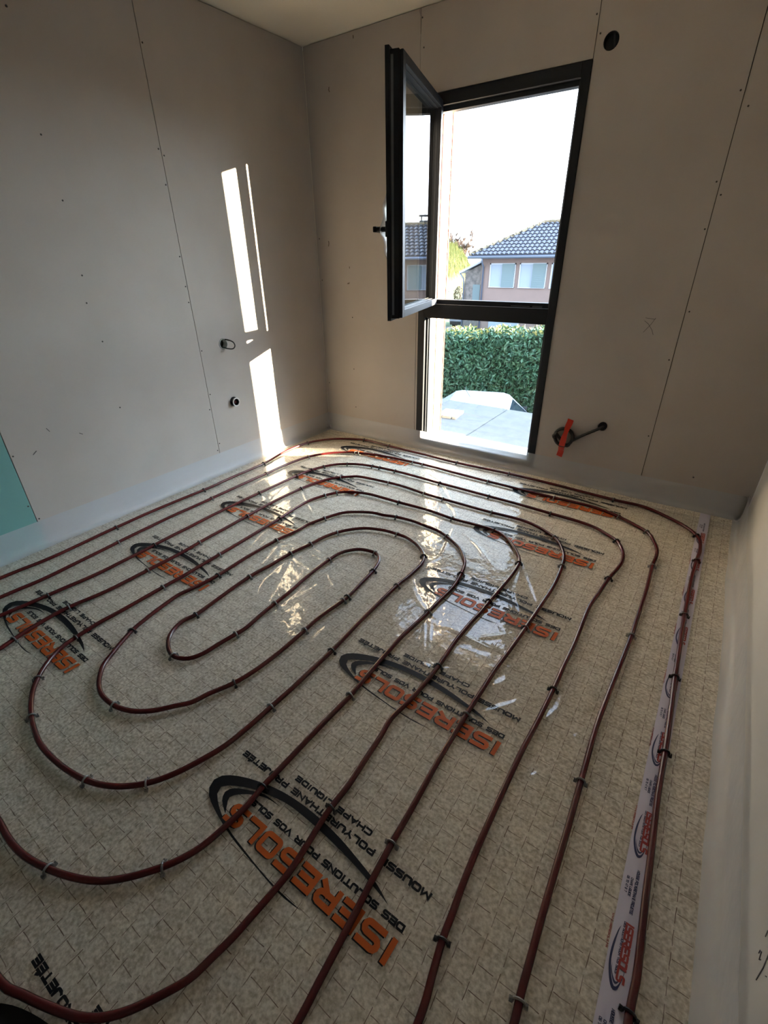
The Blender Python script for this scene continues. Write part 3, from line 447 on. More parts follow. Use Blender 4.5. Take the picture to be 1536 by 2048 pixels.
SW_I = [(0.0647, -0.0398), (0.0927, -0.0463), (0.145, -0.0553), (0.2085, -0.064), (0.2871, -0.0713), (0.3539, -0.0744), (0.4348, -0.0738), (0.5012, -0.0616), (0.5639, -0.0437), (0.6134, -0.0195), (0.6372, -0.0001), (0.6308, 0.0207), (0.5874, 0.0452), (0.5251, 0.0647), (0.4552, 0.0749), (0.3764, 0.0838), (0.3087, 0.0878), (0.2305, 0.0867)]
CR_O = [(0.5652, 0.0445), (0.6022, 0.0256), (0.6158, 0.0042), (0.6027, -0.0173), (0.5591, -0.0395), (0.5097, -0.0558), (0.4461, -0.0572)]
CR_I = [(0.5663, 0.0424), (0.5819, 0.0238), (0.5919, 0.0095), (0.5819, -0.0078), (0.5499, -0.0315), (0.5039, -0.0506), (0.4461, -0.0572)]
Q_sw = band(SW_O, SW_I) + band(CR_O, CR_I, 20)
Q_big = stroke_text('ISERESOLS', .010, .0080, .545, .042, .0138, shear=.05, track=.42)
Q_lines = [stroke_text('DES SOLUTIONS POUR VOS SOLS', .012, -.0285, .515, .0125, .0052, track=.34), stroke_text('MOUSSE POLYURETHANE PROJETÉE', -.008, -.1185, .672, .0135, .0056, track=.36), stroke_text('CHAPE LIQUIDE', .195, -.1515, .275, .012, .0054, track=.36)]
def flat(quads, org, ux, vy, dz, name, m, parent, zf=film_z, scale=1.0):
    b = MB()
    for q in quads:
        vs = []
        for (u, v) in q:
            x = org[0] + (ux[0] * u + vy[0] * v) * scale; y = org[1] + (ux[1] * u + vy[1] * v) * scale; vs.append((x, y, float(zf(x, y)) + dz))
        b.add(vs, [(0, 1, 2, 3)])
    return b.build(name, m, parent)
def keep(quads, org): return [q for q in quads if all(.015 < org[0] - u < XW - .012 and -3.74 < org[1] - v < -.10 for u, v in q)]
for (ox, oy) in [(2.55, -2.725 + .6 * k) for k in range(-1, 5)] + [(1.075, -2.725 + .6 * k) for k in range(-1, 5)] + [(1.075, -2.725 + 3.0 - .02), ]:
    if oy > .2: continue
    oy2 = oy
    big = keep(Q_big, (ox, oy2)); sw = keep(Q_sw, (ox, oy2))
    if not sw: continue
    lg = flat(sw, (ox, oy2), (-1, 0), (0, -1), .0012, 'printed_logo', M_ink, film)
    if big:
        flat([[(u + .0028, v + .0032) for u, v in q] for q in big], (ox, oy2), (-1, 0), (0, -1), .0010, 'letter_shadow', M_ink, lg)
        flat(big, (ox, oy2), (-1, 0), (0, -1), .0014, 'orange_lettering', M_orange, lg)
    for ql in Q_lines:
        sm = keep(ql, (ox, oy2))
        if sm: flat(sm, (ox, oy2), (-1, 0), (0, -1), .0013, 'black_lettering', M_ink, lg)
# next print column, cut off by the right wall
flat(stroke_text('PROJETÉE', 0, 0, .21, .014, .0044), (3.121, -.70), (0, -1), (1, 0), .0012, 'black_lettering', M_ink, film)
# ---------------------------------------------------------------- joint tape with its own small print
tp = MB(); n = 120; ty = np.linspace(-.03, -3.6, n)
vs = []
for y in ty:
    xc = 2.958 + .012 * max(0, -y - 2.0) / 1.6
    for dx in (-.026, -.009, .009, .026): vs.append((xc + dx, y, float(film_z(xc + dx, y)) + .0018))
tp.add(vs, [(i * 4 + k, (i + 1) * 4 + k, (i + 1) * 4 + k + 1, i * 4 + k + 1) for i in range(n - 1) for k in range(3)])
tape = tag(tp.build('joint_tape', M_tape), 'pale printed adhesive tape running under the outermost pipe along the right wall', 'tape')
ts = .21
Tq_sm = stroke_text('DES SOLUTIONS POUR VOS SOLS', .012, -.034, .515, .020, .0065, track=.3)
for k in range(12):
    y0 = -2.396 + .3 * (8 - k) - .3
    if y0 > -.1: continue
    xo = 2.961 + .010 * max(0, -y0 - 2.0) / 1.6
    A2 = dict(ux=(0, -1), vy=(1, 0))
    lg = flat([[(u, v * .9 - .02) for u, v in q] for q in Q_sw], (xo, y0), (0, -1), (1, 0), .0026, 'printed_logo', M_blue, tape, scale=ts)
    flat(stroke_text('ISERESOLS', .01, .0, .56, .065, .021, shear=.05), (xo - .002, y0), (0, -1), (1, 0), .0030, 'red_lettering', M_red, lg, scale=ts)
    flat(Tq_sm, (xo, y0), (0, -1), (1, 0), .0028, 'blue_lettering', M_blue, lg, scale=ts)
    for ql in (stroke_text('MOUSSE POLYURETHANE PROJETEE', .0, .0, .108, .0055, .0016), stroke_text('CHAPE LIQUIDE', .026, -.010, .045, .0045, .0014), stroke_text('06 70 47 8 7', .026, -.019, .04, .0045, .0014)): flat(ql, (xo - .001, y0 + .128), (0, -1), (1, 0), .0026, 'blue_lettering', M_blue, lg)
    flat(stroke_text('WWW.ISERESOLS.FR', 0, 0, .075, .003, .0010), (2.930, y0), (0, -1), (1, 0), .0024, 'small_lettering', M_red, lg)
# ---------------------------------------------------------------- heating pipes
PR = .0087
def pipe(pts, label):
    P = spline(pts, .018); L = [(x, y, float(film_z(x, y)) + PR + .0018) for x, y in P]
    return tag(MB().tube(L, PR, 12).build('heating_pipe', M_pipe, smooth=True), label, 'pipe', 'red underfloor heating pipes')
PO = [(.155, -3.7), (.158, -3.2)] + PIPE_OUT + [(3.0, -2.9), (3.0, -3.6)]
PS = [(.33, -3.7), (.335, -3.2)] + PIPE_SECOND + [(2.81, -3.0), (2.81, -3.6)]
U1 = [(.475, -2.95), (.49, -3.1), (.56, -3.22), (.72, -3.29), (1.1, -3.31), (1.55, -3.30)]
U2 = [(.715, -2.98), (.76, -3.07), (.87, -3.12), (1.05, -3.14), (1.3, -3.143)]
PI = [(2.66, -3.6), (2.655, -3.1)] + PIPE_THIRD[::-1] + U1 + PIPE_IN[::-1] + U2[::-1] + PIPE_FOURTH + [(2.455, -3.2), (2.46, -3.6)]
pipe(PO, 'outermost dark red pipe closest to the walls and crossing the printed tape')
pipe(PS, 'dark red pipe second from the walls, just inside the outermost one')
pipe(PI, 'long dark red pipe coiled in nested loops over the middle of the floor')
TAN = np.concatenate([spline(p, .01) for p in (PO, PS, PI)]); TT = np.concatenate([np.gradient(spline(p, .01), axis=0) for p in (PO, PS, PI)])
RUN = {1: 'outermost pipe run', 2: 'second pipe run in from the walls', 3: 'third pipe run in from the walls', 4: 'fourth pipe run in from the walls', 5: 'fifth pipe run in', 6: 'sixth pipe run in', 7: 'seventh pipe run in', 8: 'innermost pipe loop'}
ORD = 'first second third fourth fifth sixth seventh eighth ninth tenth eleventh twelfth thirteenth fourteenth fifteenth sixteenth seventeenth eighteenth nineteenth twentieth'.split()
def make_clip(m, gm):
    b = MB(); R = PR + .0030; arcp = [(0, R * math.cos(a), PR + R * math.sin(a)) for a in np.linspace(0, math.pi, 11)]
    b.tube([(0, R, -.002)] + arcp + [(0, -R, -.002)], .0030, 6)
    for s in (1, -1): b.box(-.005, .005, s * R - (.0 if s > 0 else .008), s * R + (.008 if s > 0 else .0), -.002, .0045); b.box(-.002, .002, s * (R + .006) - .0015, s * (R + .006) + .0015, .002, .011)
    o = b.build('pipe_clip', m); return o
order = {}
for i, (run, x, y, c) in enumerate(CLIPS): order.setdefault(run, []).append(i)
proto = {}
for run, ids in order.items():
    kk = {}
    for i in ids:
        x, y = CLIPS[i][1:3]; paths = {1: PO, 2: PS}.get(run, PI)
        if ('s', run) not in kk: kk[('s', run)] = spline(paths, .01)
        S = kk[('s', run)]; kk[i] = int(np.argmin((S[:, 0] - x) ** 2 + (S[:, 1] - y) ** 2))
    S = kk[('s', run)]; ids = sorted(ids, key=lambda i: kk[i]); 
    if run in (3, 5, 6, 7, 8): ids = ids[::-1]
    cnt = {'b': 0, 'g': 0}
    for i in ids:
        c = CLIPS[i][3]; k = kk[i]; p = S[k]; t = S[min(k + 1, len(S) - 1)] - S[max(k - 1, 0)]
        if c not in proto: o = proto[c] = make_clip(M_clipb if c == 'b' else M_clipg, None)
        else: o = proto[c].copy(); COL.objects.link(o)
        o.location = (p[0], p[1], float(film_z(p[0], p[1])) + .0018); o.rotation_euler = (0, 0, math.atan2(t[1], t[0]) + random.uniform(-.15, .15))
        tag(o, '%s plastic clip, %s %s one along the %s' % ('black' if c == 'b' else 'grey', ORD[cnt[c]], 'black' if c == 'b' else 'grey', RUN[run]), 'pipe clip', 'clips holding the heating pipes down'); cnt[c] += 1
# ---------------------------------------------------------------- wall outlets
def ring(y, z, r0, r1, x0, x1, n=24):
    b = MB(); vs = []
    for (x, r) in ((x0, r0), (x1, r0), (x1, r1), (x0, r1)): vs += [(x, y + r * math.cos(2 * math.pi * k / n), z + r * math.sin(2 * math.pi * k / n)) for k in range(n)]
    return b.add(vs, [(j * n + k, j * n + (k + 1) % n, ((j + 1) % 4) * n + (k + 1) % n, ((j + 1) % 4) * n + k) for j in range(4) for k in range(n)])
o = tag(empty('wall_outlet', (0, BOX1[0], BOX1[1])), 'wall hole with a loop of black cable, upper of the two left wall outlets', 'wall outlet')
loc_parent(ring(BOX1[0], BOX1[1], .030, .034, -.04, .004).build('sleeve', M_white, smooth=False), o)
lp = [(-.03, BOX1[0] - .01, BOX1[1] - .02), (.0, BOX1[0] - .015, BOX1[1] - .018), (.035, BOX1[0] + .005, BOX1[1] - .028), (.055, BOX1[0] + .03, BOX1[1] - .03), (.06, BOX1[0] + .045, BOX1[1] - .012), (.05, BOX1[0] + .04, BOX1[1] + .012), (.02, BOX1[0] + .02, BOX1[1] + .026), (-.03, BOX1[0] + .01, BOX1[1] + .026)]
def smooth3(pts, n=6):
    P = [Vector(p) for p in pts]; P = [P[0] * 2 - P[1]] + P + [P[-1] * 2 - P[-2]]; out = []
    for i in range(1, len(P) - 2):
        for k in range(n):
            t = k / n; a, b, c, d = P[i - 1:i + 3]; out.append(.5 * ((2 * b) + (c - a) * t + (2 * a - 5 * b + 4 * c - d) * t * t + (3 * b - a - 3 * c + d) * t ** 3))
    out.append(P[-2]); return out
loc_parent(MB().tube(smooth3(lp), .0042, 8).build('cable', M_clipb, smooth=True), o)
o = tag(empty('wall_outlet', (0, BOX2[0], BOX2[1])), 'short round sleeve with a pale rim sticking out of the left wall, lower outlet', 'wall outlet')
loc_parent(ring(BOX2[0], BOX2[1], .024, .029, -.05, .028).build('sleeve', M_cond), o); loc_parent(ring(BOX2[0], BOX2[1], .0235, .0305, .024, .030).build('rim', M_white), o)
loc_parent(MB().tube([(-.04, BOX2[0], BOX2[1]), (.012, BOX2[0] + .004, BOX2[1] - .003)], .012, 10).build('pipe_end', M_pipe), o)
def ringb(x, z, r0, r1, y0, y1, n=24):
    b = MB(); vs = []
    for (y, r) in ((y0, r0), (y1, r0), (y1, r1), (y0, r1)): vs += [(x + r * math.cos(2 * math.pi * k / n), y, z + r * math.sin(2 * math.pi * k / n)) for k in range(n)]
    return b.add(vs, [(j * n + k, j * n + (k + 1) % n, ((j + 1) % 4) * n + (k + 1) % n, ((j + 1) % 4) * n + k) for j in range(4) for k in range(n)])
o = tag(empty('wall_outlet', (HOLE[0], 0, HOLE[1])), 'dark round hole bored in the plasterboard above the top right window corner', 'wall outlet')
loc_parent(ringb(HOLE[0], HOLE[1], .0345, .0355, .0, .045).build('sleeve', M_cond), o); loc_parent(ringb(HOLE[0], HOLE[1], .0, .034, .040, .044).build('back', mat('hole_shade_grey', (.045, .045, .055), .8)), o); loc_parent(MB().tube([(HOLE[0] + .01, .05, HOLE[1] - .03), (HOLE[0] + .006, .02, HOLE[1] + .03)], .005, 8).build('cable', mat('grey_cable', (.10, .10, .12), .5)), o)  # dark disc at the back, its colour standing for the shade inside
# coiled conduit coming out of the wall right of the window
cc = tag(empty('conduit_coil', (CAB[0], 0, CAB[1])), 'black corrugated conduit coming out of the wall and coiled right of the window', 'cable')
pts = [(CAB[0] + .004, .03, CAB[1]), (CAB[0], -.012, CAB[1] - .002), (CAB[0] - .03, -.024, CAB[1] - .022), (CAB[0] - .10, -.022, CAB[1] - .07), (2.13, -.02, .30)]
ccx, ccz = 2.072, .315
for k in range(28): a = -.6 - k * 2 * math.pi / 13; pts.append((ccx + .058 * math.cos(a), -.018 - .012 * (k > 13) - .004 * math.sin(k), ccz + .058 * math.sin(a) * 1.0))
pts += [(2.035, -.045, .33), (2.028, -.06, .34)]
S3 = smooth3(pts, 5); rad = [.0088 + .0009 * (i % 2) for i in range(len(S3))]
loc_parent(MB().tube(S3, rad, 10).build('conduit', M_cond, smooth=True), cc)
loc_parent(MB().tube([(2.024, -.03, .30), (2.02, -.055, .315), (2.018, -.062, .33)], .012, 10).build('coupler', M_gask, smooth=True), cc)
loc_parent(ringb(CAB[0], CAB[1], .0, .026, -.004, .01).build('wall_plug', M_gask), cc)
rt = []
for i in range(15):
    t = i / 14; xc = 2.093 - .035 * t + .004 * math.sin(3 * t); z = .432 - .262 * t; d = .001 + .05 * max(0, 1 - ((z - .315) / .095) ** 2) ** .5 if abs(z - .315) < .095 else .0012
    w = .019 - .006 * math.exp(-((t - .3) / .1) ** 2)
    rt += [(xc - w, -d, z + .004), (xc, -d - .0015, z), (xc + w, -d - .001, z - .004)]
tag(MB().add(rt, [(i * 3 + k, (i + 1) * 3 + k, (i + 1) * 3 + k + 1, i * 3 + k + 1) for i in range(14) for k in range(2)]).build('red_tape', M_rtape, smooth=True), 'strip of bright red adhesive tape holding the black coil to the wall', 'tape')
# ---------------------------------------------------------------- black work shoe at the near left corner
sh = tag(empty('work_shoe', (1.86, -3.46, .012), math.radians(28)), 'black shoe tip showing in the bottom left corner of the floor', 'shoe')
def shoe_sec(x, w, h, z0):
    return [(x, w * math.cos(a), z0 + max(0.0, h * math.sin(a)) if math.sin(a) > 0 else z0) for a in np.linspace(0, 2 * math.pi, 20, endpoint=False)]
secs = [(-.14, .03, .075), (-.12, .038, .085), (-.06, .040, .09), (0, .043, .085), (.05, .048, .065), (.10, .05, .052), (.14, .042, .045), (.165, .02, .03)]
b = MB(); vs = []
for (x, w, h) in secs: vs += shoe_sec(x, w, h, .022)
b.add(vs, [(i * 20 + k, i * 20 + (k + 1) % 20, (i + 1) * 20 + (k + 1) % 20, (i + 1) * 20 + k) for i in range(len(secs) - 1) for k in range(20)] + [tuple(range(20)), tuple(140 + k for k in reversed(range(20)))])
b.build('upper', mat('black_leather', (.006, .006, .007), .5), sh, smooth=True)
b = MB(); pl = [(x, w + .006) for x, w, h in secs] + [(x, -w - .006) for x, w, h in reversed(secs)]; b.prism(pl, 0, .026).build('sole', mat('grey_rubber_sole', (.05, .05, .048), .7), sh)
for x in (.0, .025, .05): MB().tube([(x, -.028, .098 - abs(x) * .6), (x + .005, 0, .108 - abs(x) * .75), (x, .028, .098 - abs(x) * .6)], .003, 6).build('lace', M_clipb, sh)

# ================================================================ outside the window
GZ = -3.15
M_grass = mat('lawn_grass', (.03, .06, .018), .95, noise=(.8, 1.2, (.045, .07, .025)), bump=(.4, 8, .05))
M_road = mat('asphalt', (.10, .10, .11), .9, noise=(.5, 2, (.07, .07, .08)))
M_conc = mat('felted_concrete_roof', (.072, .075, .077), .9, noise=(.7, 9, (.095, .096, .095)), bump=(.4, 60, .004))
M_leaf = mat('hedge_leaf', (.040, .105, .062), .45, noise=(.8, 5, (.065, .135, .06)))
M_shoot = mat('lit_young_leaf', (.25, .26, .05), .5, noise=(.7, 9, (.30, .20, .07)))  # new growth, with sunlight on the hedge top mixed into its yellow
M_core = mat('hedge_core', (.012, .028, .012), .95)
M_bark = mat('bark', (.07, .045, .03), .9)
M_twig = mat('bare_twig', (.055, .035, .025), .9)
M_willow = mat('willow_shoot', (.17, .165, .035), .8, noise=(.7, 2, (.11, .125, .03)))
M_pink = mat('pink_render', (.235, .175, .155), .9, noise=(.5, 2, (.21, .158, .14)), bump=(.2, 30, .01))
M_stone = mat('rubble_stone', (.12, .115, .11), .9, noise=(1, 5, (.22, .20, .185)), bump=(.6, 6, .05))
M_tile = mat('grey_roof_tile', (.045, .05, .065), .7, noise=(.6, 4, (.065, .065, .07)))
M_ridge = mat('mossy_ridge_tile', (.17, .13, .08), .85, noise=(.7, 4, (.10, .09, .05)))
M_gut = mat('zinc_gutter', (.16, .19, .25), .4, metal=.4)
M_shut = mat('closed_roller_shutter', (.28, .34, .42), .6)
M_shut2 = mat('grey_green_shutter', (.15, .21, .225), .7)
M_fr = mat('white_frame', (.42, .46, .52), .5)
M_car = mat('white_car_paint', (.62, .64, .66), .25, coat=.6)
M_car2 = mat('silver_car_paint', (.25, .28, .33), .25, metal=.3, coat=.6)
M_cgl = mat('dark_car_glass', (.02, .03, .04), .08, spec=.8)
M_tyre = mat('tyre_rubber', (.012, .012, .012), .8)
gr = tag(MB().box(-120, 80, 29.5, 160, GZ - .3, GZ).box(-120, -16, 5, 29.5, GZ - .3, GZ).build('ground', M_grass), kind='structure')
rd = tag(MB().box(-16, 80, -20, 29.5, GZ - .35, GZ - .01).build('road', M_road), kind='structure')
# flat roof of the lower building right under the window
RZ = -.5
fr = tag(MB().box(-3.2, .53, .36, 3.09, RZ - .22, RZ).build('flat_roof', M_conc), 'flat grey felted roof slab right under the window with a dark joint', 'roof')
MB().box(.545, 4.2, .36, 3.09, RZ - .22, RZ - .004).build('roof_slab', M_conc, fr); MB().box(-3.1, 4.1, .5, 2.95, GZ, RZ - .22).build('garage_wall', M_mason, fr); MB().box(.528, .547, .36, 3.085, RZ - .2, RZ - .012).build('joint_seal', M_gask, fr)
pd = tag(empty('timber_offcut', (.0, 2.42, RZ)), 'pale wooden offcut board with dark gaps lying on the flat roof', 'board')
for i, (a, b_) in enumerate(((0, .05), (.068, .19), (.208, .26))): MB().box(a - .13, b_ - .13, -.16, .16, 0.001, .035).build('board', mat('weathered_wood_%d' % i, (.34, .28, .22), .85, noise=(.6, 12, (.24, .20, .16))), pd, bevel=.002)
MB().box(-.126, .126, -.15, .15, 0.0005, .008).build('backing', M_gask, pd)
pd.rotation_euler = (0, 0, .12)
# unseen block added to keep the low sun off roof, van and hedge
nb = tag(empty('sun_blocker', (12, 10, GZ)), 'unseen block added to the right of the window view as a sun shade', 'sun blocker')
loc_parent(MB().box(12, 19, -4, 21.5, GZ, 1.85).build('wall', M_mason), nb); loc_parent(MB().box(11.7, 19.3, -4.3, 21.8, 1.85, 2.02).build('roof', M_conc), nb)
# white van
def van(name, x, y, rz, L, Wd, Hh, paint, label, sx=1.0, suv=False):
    r = tag(empty(name, (x, y, GZ), rz), label, 'car')
    if not suv:
        prof = [(0, .32), (0, .90), (.25, 1.15), (.95, Hh - .04), (1.15, Hh), (2.38, Hh), (2.55, Hh - .05), (3.25, 1.02), (4.10, .90), (4.32, .72), (4.35, .34)]
    else:
        prof = [(0, .38), (0, .95), (.12, 1.05), (.45, Hh - .05), (.65, Hh), (2.3, Hh), (2.5, Hh - .05), (3.15, 1.10), (4.05, 1.0), (4.3, .85), (4.33, .40)]
    prof = [(px * L / 4.35 - L / 2, pz) for px, pz in prof]
    def half(z): return Wd / 2 * (1 - .16 * max(0, (z - 1.0)) / .8 - (.05 if z > Hh - .03 else 0))
    b = MB(); vs = []; ks = (-1, -.93, 0, .93, 1)
    n = len(prof)
    for (px, pz) in prof:
        for k in ks: vs.append((px, half(pz) * k, pz + (.0 if abs(k) == 1 else (.035 if abs(k) < 1 and pz > .9 else 0))))
    m = len(ks); fs = [(i * m + k, (i + 1) * m + k, (i + 1) * m + k + 1, i * m + k + 1) for i in range(n - 1) for k in range(m - 1)]
    fs += [tuple(i * m for i in range(n)), tuple(i * m + m - 1 for i in reversed(range(n)))]; fs.append(tuple(range(m))[::-1] + tuple((n - 1) * m + k for k in range(m)))
    b.add(vs, fs).build('body', paint, r, bevel=.03)
    def patch(pts, side, off, nm, m_):
        v1 = [(px, side * (half(pz) + off), pz) for px, pz in pts]; v2 = [(px, side * (half(pz) - .02), pz) for px, pz in pts]; q = len(pts)
        return MB().add(v1 + v2, [tuple(range(q)), tuple(range(2 * q - 1, q - 1, -1))] + [(i, (i + 1) % q, q + (i + 1) % q, q + i) for i in range(q)]).build(nm, m_, r)
    xs = lambda v: v * L / 4.35 - L / 2
    for s in (-1, 1):
        if suv: patch([(xs(.5), 1.1), (xs(.7), Hh - .12), (xs(2.3), Hh - .12), (xs(3.0), 1.12)], s, .006, 'side_window', M_cgl)
        else: patch([(xs(2.36), Hh - .58), (xs(2.20), Hh - .20), (xs(2.28), Hh - .12), (xs(2.50), Hh - .13), (xs(3.02), Hh - .44), (xs(3.04), Hh - .58)], s, .006, 'side_window', M_cgl)
        MB().tube([(xs(2.98), s * (Wd / 2 * .93), 1.0), (xs(3.0), s * (Wd / 2 + .08), 1.03)], .025, 8).box(xs(2.95), xs(3.10), s * (Wd / 2 + .06) - .0, s * (Wd / 2 + .06) + s * .17, 1.0, 1.20).build('mirror', M_tyre if not suv else paint, r, bevel=.03)
        for wx in (.85, 3.5):
            wlx = xs(wx); MB().tube([(wlx, s * (Wd / 2 - .2), .31), (wlx, s * (Wd / 2 + .005), .31)], .31, 28).build('wheel', M_tyre, r)
            MB().tube([(wlx, s * (Wd / 2), .31), (wlx, s * (Wd / 2 + .012), .31)], .18, 20).build('hub_cap', M_steel, r)
    wsp = [(xs(2.63), half(Hh) * .84, Hh - .11), (xs(3.16), half(1.2) * .84, 1.11)]
    MB().add([(wsp[0][0], wsp[0][1], wsp[0][2] + .035), (wsp[0][0], -wsp[0][1], wsp[0][2] + .035), (wsp[1][0], -wsp[1][1], wsp[1][2] + .035), (wsp[1][0], wsp[1][1], wsp[1][2] + .035)], [(0, 1, 2, 3)]).build('windscreen', M_cgl, r)
    MB().tube([(xs(1.5), 0, Hh + .03), (xs(1.3), 0, Hh + .26)], .006, 6).build('antenna', M_tyre, r)
    MB().box(-L / 2 - .04, -L / 2 + .1, -Wd / 2 * .95, Wd / 2 * .95, .3, .52).build('bumper', M_tyre, r, bevel=.03); MB().box(L / 2 - .1, L / 2 + .05, -Wd / 2 * .95, Wd / 2 * .95, .3, .52).build('bumper', M_tyre, r, bevel=.03)
    for s in (-1, 1): MB().box(L / 2 - .12, L / 2 - .02, s * Wd / 2 * .7 - .14, s * Wd / 2 * .7 + .14, .68, .82).build('headlight', M_glass, r, bevel=.02)
    return r
van('white_van', -1.30, 7.15, math.radians(17), 3.5, 1.6, 1.58, M_car, 'white van parked between the flat roof and the green hedge')
van('parked_car', -12.9, 30.6, math.radians(95), 4.3, 1.8, 1.55, M_car2, 'silver car parked on the drive left of the pink house', suv=True)
# hedge
def leaves(n, x0, x1, y0, ztop, zb, dy, size, seed, topbias=False):
    R = np.random.RandomState(seed); vs = []; fs = []
    for i in range(n):
        x = R.uniform(x0, x1); t = (x - x0) / (x1 - x0); zt = ztop(x)
        if topbias: z = zt + R.uniform(-.12, .10); y = y0 + R.uniform(-.08, dy)
        elif R.rand() < .82: z = R.uniform(zb, zt); y = y0 + R.normal(0, .07) + .04 * math.sin(x * 3 + z * 4)
        else: z = zt + R.uniform(-.08, .08); y = y0 + R.uniform(0, dy)
        d = R.normal(size=3) * (1, .7, .8) + (0, -.5, .25); d /= np.linalg.norm(d); u = np.cross(d, R.normal(size=3)); u /= np.linalg.norm(u); w = np.cross(d, u); s = size * R.uniform(.6, 1.3); c = np.array((x, y, z)); k = len(vs)
        vs += [c - u * s, c + w * s * .42, c + u * s, c - w * s * .42]; vs[-3] = vs[-3] + d * s * .2; vs[-1] = vs[-1] + d * s * .2
        fs += [(k, k + 1, k + 2), (k, k + 2, k + 3)]
    return MB().add(vs, fs)
HX0, HX1 = -5.4, 6.5
ht = lambda x: -.60 + .25 * min(1, max(0, (x + 4.2) / 3.0)) + .04 * math.sin(x * 5) + .03 * math.sin(x * 13)
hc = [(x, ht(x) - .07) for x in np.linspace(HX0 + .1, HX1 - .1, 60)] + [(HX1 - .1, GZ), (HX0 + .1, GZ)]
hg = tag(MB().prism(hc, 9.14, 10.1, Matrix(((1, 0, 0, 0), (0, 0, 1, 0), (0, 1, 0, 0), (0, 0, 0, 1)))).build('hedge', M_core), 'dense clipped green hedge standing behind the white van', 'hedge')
tag(leaves(42000, HX0, HX1, 9.05, ht, GZ + .1, 1.0, .062, 3).build('foliage', M_leaf, hg), kind='stuff'); tag(leaves(2600, -4.4, HX1, 9.05, lambda x: ht(x) + .03, GZ, .9, .05, 4, True).build('lit_young_shoots', M_shoot, hg), kind='stuff')
hg['label'] = 'dense clipped green hedge standing behind the white van'
# pink house
HXL, HY, HR, YRDG = -9.47, 24.0, 8.0, 26.4
EX0, EY, EZ = -10.0, 23.45, 1.36; RZT = 2.86
hs = tag(empty('house', (HXL, HY, GZ)), 'pink rendered house with grey tiled hip roof and closed shutters', 'house')
def hp(b, name, m, **k): return loc_parent(b.build(name, m, None, **k), hs)
YB = YRDG * 2 - EY
hp(MB().box(HXL, HR, HY, YB - .55, GZ, EZ - .1), 'wall', M_pink)
hp(MB().box(EX0 + .05, HR + .5, EY + .05, YB - .05, EZ - .13, EZ - .05), 'eaves', M_fr)
rx0 = EX0 + (YRDG - EY); rx1 = HR + .55 - (YRDG - EY)
# tiled slopes: real wavy courses
def slope(P0, P1, T0, T1, name):
    """P0-P1 eave line, T0-T1 ridge line (both ordered left to right)"""
    P0, P1, T0, T1 = map(np.array, (P0, P1, T0, T1)); L = np.linalg.norm(P1 - P0); ex = (P1 - P0) / L; up = T0 - P0; up = up - ex * (up @ ex); Hs = np.linalg.norm(up); up = up / Hs; nr = np.cross(ex, up); nr = nr if nr[2] > 0 else -nr
    a0 = (T0 - P0) @ ex; a1 = (T1 - P0) @ ex; vs = []; fs = []; crs = int(Hs / .34); pitch = .25; K = 8
    for c in range(crs + 1):
        v0 = c * .34; v1 = min(Hs, v0 + .34)
        if v1 <= v0 + .01: break
        lo = a0 * (v0 / Hs); hi = L + (a1 - L) * (v0 / Hs); nn = int((hi - lo) / (pitch / K)) + 1; base = len(vs); off = np.floor(lo / pitch) * pitch; us = np.arange(off, hi, pitch / K); us = us[us >= lo - .02]
        for j, (v, h) in enumerate(((v0, .0), (v0, .05), (v1, .0))):
            for u in us:
                w = .075 * abs(math.sin(math.pi * u / pitch)) ** .8 if True else 0
                q = P0 + ex * u + up * v + nr * ((w + h) if j else 0); vs.append(tuple(q))
        m = len(us)
        for j in (0, 1):
            for k in range(m - 1): fs.append((base + j * m + k, base + j * m + k + 1, base + (j + 1) * m + k + 1, base + (j + 1) * m + k))
    o = hp(MB().add(vs, fs), name, M_tile); tag(o, kind='stuff'); return o
slope((EX0, EY, EZ), (HR + .55, EY, EZ), (rx0, YRDG, RZT), (rx1, YRDG, RZT), 'roof_tiles')
slope((EX0, YB, EZ), (EX0, EY, EZ), (rx0, YRDG, RZT), (rx0, YRDG, RZT), 'roof_tiles')
slope((HR + .55, YB, EZ), (EX0, YB, EZ), (rx1, YRDG, RZT), (rx0, YRDG, RZT), 'roof_tiles')
def ridge(a, b_):
    a, b_ = Vector(a), Vector(b_); n = max(2, int((b_ - a).length / .33)); first = None
    for i in range(n):
        p = a.lerp(b_, i / n) + Vector((0, 0, .05)); q = a.lerp(b_, (i + 1.12) / n) + Vector((0, 0, .05)); yield p, q
rd_ = MB()
for a, b_ in (((EX0, EY, EZ), (rx0, YRDG, RZT)), ((rx0, YRDG, RZT), (rx1, YRDG, RZT)), ((EX0, YB, EZ), (rx0, YRDG, RZT))):
    for p, q in ridge(a, b_): rd_.tube([p, q], [.12, .095], 8)
tag(hp(rd_, 'ridge_tiles', M_ridge), kind='stuff')
hp(MB().tube([(EX0 - .05, EY - .06, EZ - .07), (HR + .55, EY - .06, EZ - .07)], .075, 10), 'gutter', M_gut, smooth=True)
hp(MB().tube([(HXL + .22, EY - .05, EZ - .12), (HXL + .22, EY + .03, EZ - .3), (HXL + .12, HY - .06, EZ - .55), (HXL + .12, HY - .06, GZ)], .05, 10), 'downpipe', M_gut, smooth=True)
